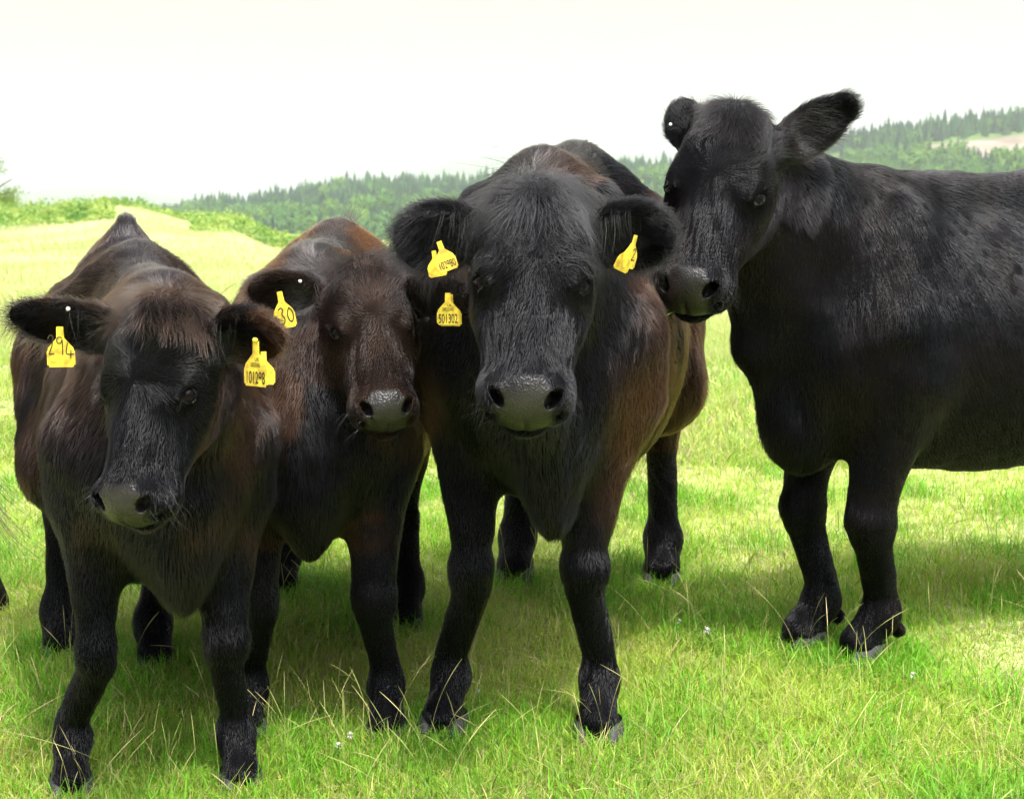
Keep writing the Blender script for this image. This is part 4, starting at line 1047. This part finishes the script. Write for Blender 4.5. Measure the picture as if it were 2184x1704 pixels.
def cutmask(x, y):
    xs = CX + FPX * x / y; yy = HZ - (hill(x, y) - CAMZ) * FPX / y
    lo = np.interp(xs, [1900, 2000, 2100, 2184, 2600], [318, 330, 342, 348, 360]); hi = np.interp(xs, [1900, 2000, 2184, 2600], [316, 309, 290, 270])
    return sstep(-3, 4, yy - hi) * sstep(-4, 4, lo - yy) * sstep(1880, 1990, xs)
def polar(xs, ys, fn):
    X, Y = np.meshgrid(xs, ys); Xw = (X - CX) / FPX * Y; Vv = np.stack([Xw, Y, fn(Xw, Y)], -1).reshape(-1, 3)
    i = np.arange(len(ys) - 1)[:, None] * len(xs) + np.arange(len(xs) - 1); return Vv, np.stack([i, i + 1, i + 1 + len(xs), i + len(xs)], -1).reshape(-1, 4)
Vh, Qh = polar(np.linspace(-3200, 5200, 300), np.concatenate([np.linspace(Y0 - 60, Y1, 90), [1200, 1350, 1500]]), hill)
tag(mesh_obj('hillside', Vh, Qh, M_HILL, attrs={'cut': cutmask(Vh[:, 0], Vh[:, 1])}), kind='structure')
MT = [(-3000, 430), (-200, 420), (60, 412), (150, 404), (230, 402), (310, 411), (400, 424), (600, 430), (760, 415), (870, 378), (960, 350), (1100, 331), (1300, 326), (1430, 334), (1700, 350), (2300, 380), (5000, 420)]
def mount(x, y):
    xs = CX + FPX * x / y; t = (y - 3600) / 2200; zr = CAMZ + (HZ - interp(xs, MT)) * 5800 / FPX
    return -30 + (zr + 30) * sstep(0, 1, np.clip(t, 0, 1)) ** .8 + 5 * noise(np.stack([x, y, 0 * x], -1), .003, 0) * np.clip(t, 0, 1) - np.clip(t - 1, 0, 1) * 300
Vm, Qm = polar(np.linspace(-3600, 5600, 260), np.linspace(3400, 6300, 50), mount)
tag(mesh_obj('mountain', Vm, Qm, mat('moor', (.12, .15, .08), .95, .1)), kind='structure')
Vv, Qv = polar(np.linspace(-3600, 5600, 80), np.linspace(360, 3500, 40), lambda x, y: -18 + 0 * x + 2 * noise(np.stack([x, y, 0 * x], -1), .004, 1))
tag(mesh_obj('valley_ground', Vv, Qv, M_HILL, attrs={'cut': np.zeros(len(Vv))}), kind='structure')

def conifer(seed, wdt=.19, lv=17):
    r = np.random.default_rng(seed); V = []; T = []; 
    for j in range(4):                                              # trunk
        a = j * math.pi / 2; V += [[math.cos(a) * .014, math.sin(a) * .014, 0], [0, 0, .97]]
    for j in range(4): T.append([2 * j, (2 * j + 2) % 8, 2 * j + 1])
    for k in range(lv):
        h = .10 + .88 * (k / lv) ** .95; R = wdt * (1 - ((h - .05) / .97)) ** .8 * r.uniform(.75, 1.15); nb = int(9 - 4 * k / lv); a0 = r.uniform(0, 6.28)
        for b in range(nb):
            a = a0 + 6.283 * b / nb + r.normal(0, .15); L = R * r.uniform(.7, 1.25); d = np.array([math.cos(a), math.sin(a)]); s = np.array([-d[1], d[0]]); w_ = L * .38; dz = L * r.uniform(.25, .55); i0 = len(V)
            V += [[0, 0, h + .03], [*(d * L * .6 + s * w_), h - dz * .4], [*(d * L), h - dz], [*(d * L * .6 - s * w_), h - dz * .4], [*(d * L * .55), h + .012]]
            T += [[i0, i0 + 1, i0 + 4], [i0 + 1, i0 + 2, i0 + 4], [i0 + 2, i0 + 3, i0 + 4], [i0 + 3, i0, i0 + 4]]
    return np.array(V), np.array(T)
def broadleaf(seed, n=620):
    r = np.random.default_rng(seed); V = []; T = []
    for j in range(5):
        a = j * 1.2566; V += [[math.cos(a) * .03, math.sin(a) * .03, 0], [0, 0, .7]]
    for j in range(5): T.append([2 * j, (2 * j + 2) % 10, 2 * j + 1])
    bl = [(r.normal(0, .17, 3) * [1, 1, .8] + [0, 0, .58], r.uniform(.13, .25)) for _ in range(15)]
    for i in range(n):
        c_, R = bl[r.integers(15)]; d = nrm(r.normal(size=3) + [0, 0, .25]); p_ = c_ + d * R * r.uniform(.7, 1.05); u = nrm(np.cross(d, r.normal(size=3))); w_ = np.cross(d, u); s = r.uniform(.018, .042); i0 = len(V)
        V += [p_ - u * s - w_ * s * .6, p_ + u * s - w_ * s * .6, p_ + u * s * .6 + w_ * s + d * s * .3, p_ - u * s * .6 + w_ * s]; T += [[i0, i0 + 1, i0 + 2], [i0, i0 + 2, i0 + 3]]
    return np.array(V), np.array(T)
M_FOL = mat('foliage', (.05, .1, .03), .8, .15, attr='col')
CON = [conifer(i, w_) for i, w_ in enumerate([.22, .26, .29, .19])]; BRO = [broadleaf(20 + i) for i in range(3)]
CCOL = [(.014, .046, .030), (.020, .066, .030), (.040, .105, .036), (.010, .032, .026), (.052, .120, .040)]
BCOL = [(.085, .190, .035), (.125, .235, .040), (.065, .150, .045)]
NT = 4600 if not DEV else 1200
xs_ = rng.uniform(300, 2560, NT); tt_ = rng.uniform(0.05, 1.0, NT) ** .8; Yt = Y0 + (Y1 - Y0) * tt_
top = rng.random(NT) < .24; Yt = np.where(top, Y1 * rng.uniform(.93, 1.0, NT), Yt)
Xt = (xs_ - CX) / FPX * Yt; keep_ = cutmask(Xt, Yt) < .3; xs_, tt_, Yt, Xt, top = xs_[keep_], tt_[keep_], Yt[keep_], Xt[keep_], top[keep_]
Zt = hill(Xt, Yt); yy = HZ - (Zt - CAMZ) * FPX / Yt
low = yy > np.interp(xs_, [300, 600, 900, 1300, 1800, 2000, 2184, 2600], [455, 470, 450, 400, 345, 338, 345, 340])
bro = np.where(low, rng.random(len(xs_)) < .55, rng.random(len(xs_)) < .06) & ~top
Ht = np.where(bro, rng.uniform(7, 12, len(xs_)), rng.uniform(8.5, 12.5, len(xs_)) * (1 + .30 * top * (rng.random(len(xs_)) < .25)))
patch = noise(np.stack([Xt, Yt, 0 * Xt], -1), .02, 2)
win = ((xs_ > 340) & (xs_ < 1000) & (yy < 500)) | ((xs_ > 1240) & (xs_ < 1440) & (yy < 440)) | ((xs_ > 1800) & (xs_ < 2184) & (yy < 375))
order = np.argsort(-(Ht / Yt) * win - .012 * (win & top)); indiv = np.zeros(len(xs_), bool); indiv[order[:285 if not DEV else 40]] = True
meshes = {}
def tree_mesh(b, vi, ci):
    key = (bool(b), vi, ci)
    if key not in meshes:
        Vt, Tt = (BRO if b else CON)[vi]; cb = np.array((BCOL if b else CCOL)[ci]); r = np.random.default_rng(ci)
        cc = cb * (.8 + .5 * r.random((len(Vt), 1))); cc[:8] = (.09, .07, .05)
        o = mesh_obj('tree', Vt, Tt, M_FOL, smooth=False, attrs={'col': cc}); meshes[key] = o.data; bpy.data.objects.remove(o)
    return meshes[key]
SV, ST, SC, off = [], [], [], 0
for i in range(len(xs_)):
    b = bro[i]; vi = int(rng.integers(3 if b else 4)); ci = int(rng.integers(3)) if b else int(np.clip(round(1.3 + patch[i] * 1.6 + rng.normal(0, .8)), 0, 4)); rot = rng.uniform(0, 6.28); wv = rng.uniform(.85, 1.2)
    if indiv[i]:
        o = bpy.data.objects.new('broadleaf_tree' if b else 'conifer_tree', tree_mesh(b, vi, ci)); link(o)
        o.location = (Xt[i], Yt[i], Zt[i] - .3); o.rotation_euler = (0, 0, rot); o.scale = (Ht[i] * wv, Ht[i] * wv, Ht[i])
        wh_ = 'between the calves and the black heifer' if xs_[i] < 1100 else ('just left of the tall cow head' if xs_[i] < 1600 else 'above the back of the tall cow')
        if b: tag(o, 'rounded pale green tree low on the wooded hill ' + wh_, 'tree', 'broadleaf trees on the hill ' + wh_)
        elif top[i]: tag(o, 'pointed conifer on the skyline of the wooded hill ' + wh_, 'tree', 'skyline conifers ' + wh_)
        else: tag(o, 'dark conifer within the wood on the hill ' + wh_, 'tree', 'conifers within the wood ' + wh_)
    else:
        Vt, Tt = (BRO if b else CON)[vi]; c_, s_ = math.cos(rot), math.sin(rot)
        W_ = np.stack([(Vt[:, 0] * c_ - Vt[:, 1] * s_) * wv, (Vt[:, 0] * s_ + Vt[:, 1] * c_) * wv, Vt[:, 2]], 1) * Ht[i] + [Xt[i], Yt[i], Zt[i] - .3]
        SV.append(W_); ST.append(Tt + off); off += len(W_); SC.append(np.array((BCOL if b else CCOL)[ci]) * rng.uniform(.75, 1.3, (len(Vt), 1)))
tag(mesh_obj('distant_wood', np.concatenate(SV), np.concatenate(ST), M_FOL, smooth=False, attrs={'col': np.concatenate(SC)}), kind='stuff')

# broadleaved tree at the left edge behind the brow
def edge_tree():
    Yb = 118.0; x0 = (-75 - CX) / FPX * Yb; z0 = float(ground(np.array([x0]), np.array([90.]))[0]) - 1.5
    r = np.random.default_rng(5); root = bpy.data.objects.new('oak_tree', None); link(root); root.location = (x0, Yb, z0)
    tag(root, 'spreading broadleaved tree cut off by the left edge of the picture, beyond the bracken brow', 'tree')
    V, Q = [], []; tips = []
    def limb(a, b, ra, rb):
        a, b = np.array(a, float), np.array(b, float); d = nrm(b - a); u = nrm(np.cross(d, [.3, .8, .1])); w_ = np.cross(d, u); i0 = len(V)
        for t in np.linspace(0, 1, 4):
            c_ = a + (b - a) * t + np.array([0, 0, .15]) * math.sin(t * 3.14)
            for j in range(7): V.append(c_ + (u * math.cos(j * .8976) + w_ * math.sin(j * .8976)) * (ra + (rb - ra) * t))
        for k in range(3):
            for j in range(7): Q.append([i0 + k * 7 + j, i0 + k * 7 + (j + 1) % 7, i0 + (k + 1) * 7 + (j + 1) % 7, i0 + (k + 1) * 7 + j])
    limb((0, 0, 0), (0.1, 0, 2.2), .28, .2)
    for k in range(11):
        a = 6.28 * k / 11 + r.normal(0, .2); L = r.uniform(2.4, 4.3); e = np.array([math.cos(a) * L, math.sin(a) * L, 2.4 + r.uniform(.3, 3.2)]); limb((.1, 0, r.uniform(1.4, 2.2)), e, .11, .03)
        for m_ in range(5): tips.append(e * r.uniform(.55, 1.05) + r.normal(0, .35, 3))
    mesh_obj('trunk', V, np.array(Q), mat('bark', (.09, .07, .055), .9), root)
    m = 15000; ci = r.integers(0, len(tips), m); c_ = np.array(tips)[ci] + r.normal(0, 1, (m, 3)) * [.42, .42, .22]
    d = unit(r.normal(size=(m, 3))); u = unit(np.cross(d, r.normal(size=(m, 3)))); w_ = np.cross(d, u); s = r.uniform(.04, .085, (m, 1))
    Vc = np.stack([c_ - u * s, c_ + w_ * s * .6, c_ + u * s, c_ - w_ * s * .6], 1).reshape(-1, 3)
    t = np.clip(.5 + .4 * noise(c_, 1.5, 0) + r.normal(0, .2, m), 0, 1)[:, None]
    mesh_obj('crown', Vc, np.arange(m * 4).reshape(-1, 4), M_LEAF, root, smooth=False, attrs={'col': np.repeat(np.array([.09, .18, .03]) * (1 - t) + np.array([.24, .33, .05]) * t, 4, 0)})
edge_tree()

# a sheep grazing far off
def sheep():
    Ys = np.linspace(60, 290, 800); xs = (855 - CX) / FPX * Ys; yv = HZ - (ground(xs, Ys) - CAMZ) * FPX / Ys
    Yb = Ys[np.argmin(np.abs(yv - 545))]; x = (857 - CX) / FPX * Yb; z = float(ground(np.array([x]), np.array([Yb]))[0]); o = np.array([x, Yb, z]); k = Yb / 200 
    B = lambda *q: o + np.array(q) * k * 1.0
    F = Field([(.05, [ell(B(0, 0, .62), np.array([.52, .26, .28]) * k, None, .1), ell(B(-.3, 0, .64), np.array([.25, .25, .27]) * k, None, .1), cap(B(.45, 0, .68), B(.68, -.02, .52), .12 * k, .085 * k, .08),
        cap(B(.68, -.02, .52), B(.82, -.03, .40), .075 * k, .045 * k, .04), cap(B(.64, .06, .60), B(.62, .17, .58), .03 * k, .02 * k, .02), cap(B(.64, -.08, .60), B(.62, -.19, .58), .03 * k, .02 * k, .02),
        *[cap(B(px, py, .45), B(px, py, .0), .05 * k, .03 * k, .04) for px in (-.33, .32) for py in (-.13, .13)], cap(B(-.52, 0, .72), B(-.58, 0, .5), .04 * k, .03 * k, .03)])])
    V, Q = F.mesh(B(-.8, -.45, -.05), B(1.0, .45, 1.05), .03 * k)
    m = mat('wool', (.72, .68, .58), .95, .1); bump(m, 12, .6, .05)
    tag(mesh_obj('sheep', V, Q, m), 'white sheep grazing far off in the field', 'sheep')
sheep()

# ------------------------------------------------------------------ air
import bmesh
hb_ = bmesh.new(); bmesh.ops.create_cube(hb_, size=1.0); me = bpy.data.meshes.new('haze'); hb_.to_mesh(me); hb_.free()
hz = bpy.data.objects.new('haze', me); link(hz); hz.location = (0, 3260, 170); hz.scale = (21000, 6700, 430)
tag(hz, kind='stuff')
mh = bpy.data.materials.new('haze'); mh.use_nodes = True; mh.node_tree.nodes.clear()
o_ = mh.node_tree.nodes.new('ShaderNodeOutputMaterial'); v_ = mh.node_tree.nodes.new('ShaderNodeVolumePrincipled')
v_.inputs['Color'].default_value = (.86, .90, .95, 1); v_.inputs['Density'].default_value = .00022; v_.inputs['Anisotropy'].default_value = .2
mh.node_tree.links.new(v_.outputs[0], o_.inputs['Volume']); me.materials.append(mh)
